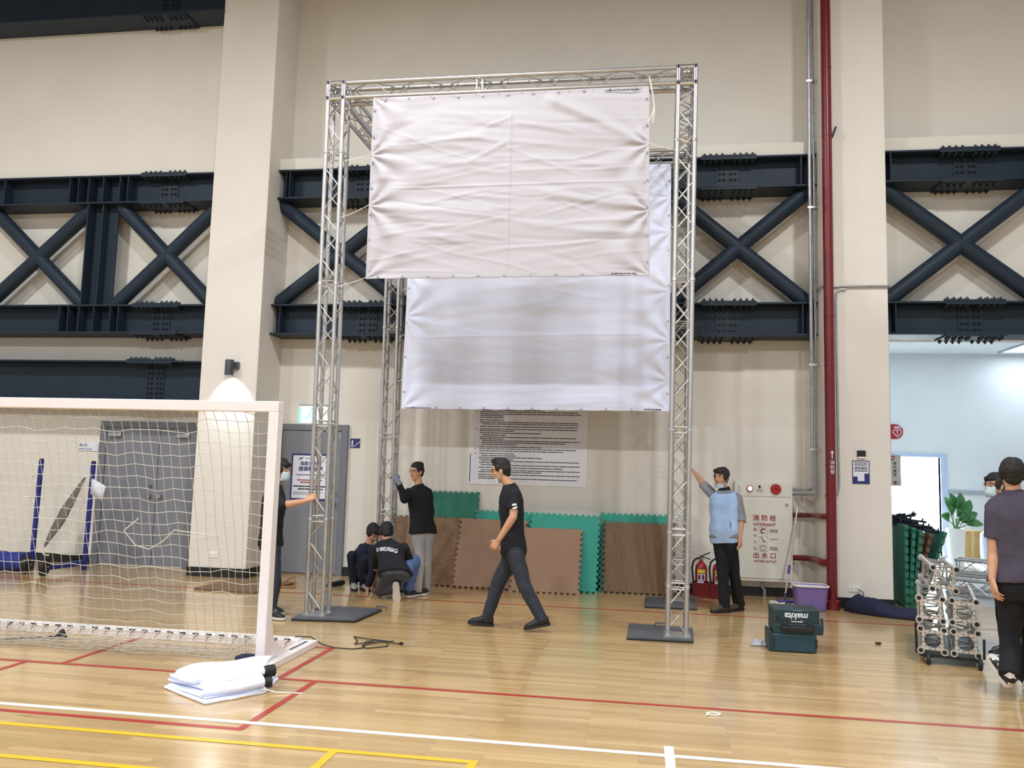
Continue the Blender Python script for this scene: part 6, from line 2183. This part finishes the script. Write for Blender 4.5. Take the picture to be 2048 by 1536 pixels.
# gloved man
person('gloved', 'person in black sleeves and light grey trousers gripping the back truss leg, gloved', (-0.55, -0.85, -0.06), shirt=BLK, sleeve='long', pants=GTR, shoes=(SH_B, SOLE_W), k=0.95, hem=-0.10, style='short', glasses=True, palms=((0, -1, 0), (-0.7, 0.6, 0)), thumbs=((1, 0, 0), (0.3, -0.4, 0.8)), curls=(0.5, 0.8), wk=1.0, gloves=GLV, cuffs=1.2)

# squatting man
person('squat', 'person in dark clothes and grey sneakers squatting beside the back truss leg', (0.72, -0.50, -0.62), shirt=NVY, sleeve='long', pants=NVY, shoes=(SH_G, M_BLACK), k=0.95, hem=-0.05, style='full', palms=((0.6, 0.3, -0.4), (-0.6, -0.3, -0.4)), thumbs=((0.5, -0.5, 0), (0.5, 0.5, 0)), curls=(0.7, 0.7), wk=1.0, hunch=0.05)

# kneeling man, seen from behind
kb_, ks_, kf_ = person('kneel', 'person kneeling with back turned, black tee with white lettering across the shoulders', (-0.45, 0.80, -0.45), shirt=BLK, sleeve='mid', pants=GRYT, shoes=(SH_B, SOLE_W), k=0.97, hem=-0.10, style='full', palms=((0.5, 0.5, -0.5), (-0.5, 0.5, -0.4)), thumbs=((0.4, -0.5, 0.2), (-0.4, 0.2, 0.6)), curls=(0.6, 0.6), wk=1.12, hunch=0.05, shoe_frames={'l': ((0.02, 0.28, -0.96), (0, 1, 0.28))})
c = MB()
J = PEOPLE['kneel']
c.capsule(V(J['hr']), V(J['kr']), 0.101, 0.078)
c.capsule(V(J['kr']), V(J['ar']), 0.078, 0.062, flat1=True)
c.remeshed('jeans_leg', JEAN, kb_, 0.010, 2, jitter=0.004, freq=18, seed=2)
bpy.context.view_layer.update()
for i, ch in enumerate('阡景燈光音響'):
    q = (i - 2.5) / 2.5
    hit, no = cast(ks_, (-2.985 + q * 0.115, 9.0, 0.605 - 0.018 * q * q), (0, 1, 0))
    rot = no.to_track_quat('Z', 'Y').to_euler()
    text(ch, 0.052, hit + no * 0.004, kb_, M_PAPER, rot=rot, bold=0.0012)

# man in the pale blue vest
vb, vs, vf = person('vest', 'person in a pale blue vest reaching up to the truss leg beside the hydrant cabinet', (-0.62, -0.80, 0.0), hair=M_HAIRB, shirt=GREYS, sleeve='rolled', pants=BTR, shoes=(SH_BR, M_BLACK), k=0.95, hem=-0.04, style='full', mask='chin', palms=((-0.8, 0.5, 0), (-0.6, 0.6, 0.3)), thumbs=((-0.5, -0.8, 0), (-0.5, -0.6, 0.5)), curls=(0.5, 0.25), belly=0.035, wk=0.98, smile=True, cuffs=1.25)
J = PEOPLE['vest']
nk0 = V(J['neck']) - V((0, 0, 0.055))
c = MB()
c.loft(torso_rings(J, 0.034, -0.10, 0.94, 0.95, 0.035, 0.98), 30, 2.3)
for q in 'lr':
    c.capsule(nk0.lerp(V(J['s' + q]), 0.5), nk0.lerp(V(J['s' + q]), 0.86), 0.066, 0.074, flat1=True)
vest = c.remeshed('vest', SKYV, vb, 0.009, 2, jitter=0.005, freq=14, seed=5)
c = MB()
nk = V(J['neck'])
c.lathe([(0.064, -0.045), (0.072, -0.02), (0.068, 0.035), (0.060, 0.035), (0.058, -0.03)], nk, (V(J['head']) - nk), 22, caps=False)
c.build('collar', NVY, vest)
Lv = (V(J['sl']) - V(J['sr'])).normalized()
up_ = (nk - V(J['pel'])).normalized()
Fv = Lv.cross(up_).normalized()
pk = MB()
pc = V(J['pel']) + up_ * 0.17 + Lv * 0.10 + Fv * 0.150
pk.obox(pc, Lv * 0.004 + Fv * -0.001, Fv * 0.012, up_ * 0.055)
pk.build('pocket_slit', mat('grey_blue_zip', srgb(110, 130, 165), 0.5), vest)

# man in the plum tee walking off to the lobby
tb, ts, tf = person('tee', 'person in a faded plum tee and black trousers walking past the dolly, back turned', (0.25, 0.95, -0.03), shirt=TEE, sleeve='short', pants=BTR, shoes=(SH_W, SOLE_W), k=1.0, hem=-0.05, style='full', palms=((0.9, 0.1, 0), (-0.9, 0.2, 0)), thumbs=((0, 1, 0.2), (0, 1, 0.2)), curls=(0.55, 0.55), wk=1.12, cuffs=1.2)
sp = MB()
# masked man beyond
person('masked', 'person with a pale mask and glasses looking out from behind the plum tee', (-0.95, -0.35, 0.0), shirt=NVY, sleeve='short', pants=BTR, shoes=(SH_B, SOLE_W), k=0.95, hem=-0.1, style='fringe', mask='face', glasses=True, palms=((0.2, 1, 0), (0.2, -1, 0)), thumbs=((-1, 0, 0.2), (-1, 0, 0.2)), curls=(0.5, 0.5))
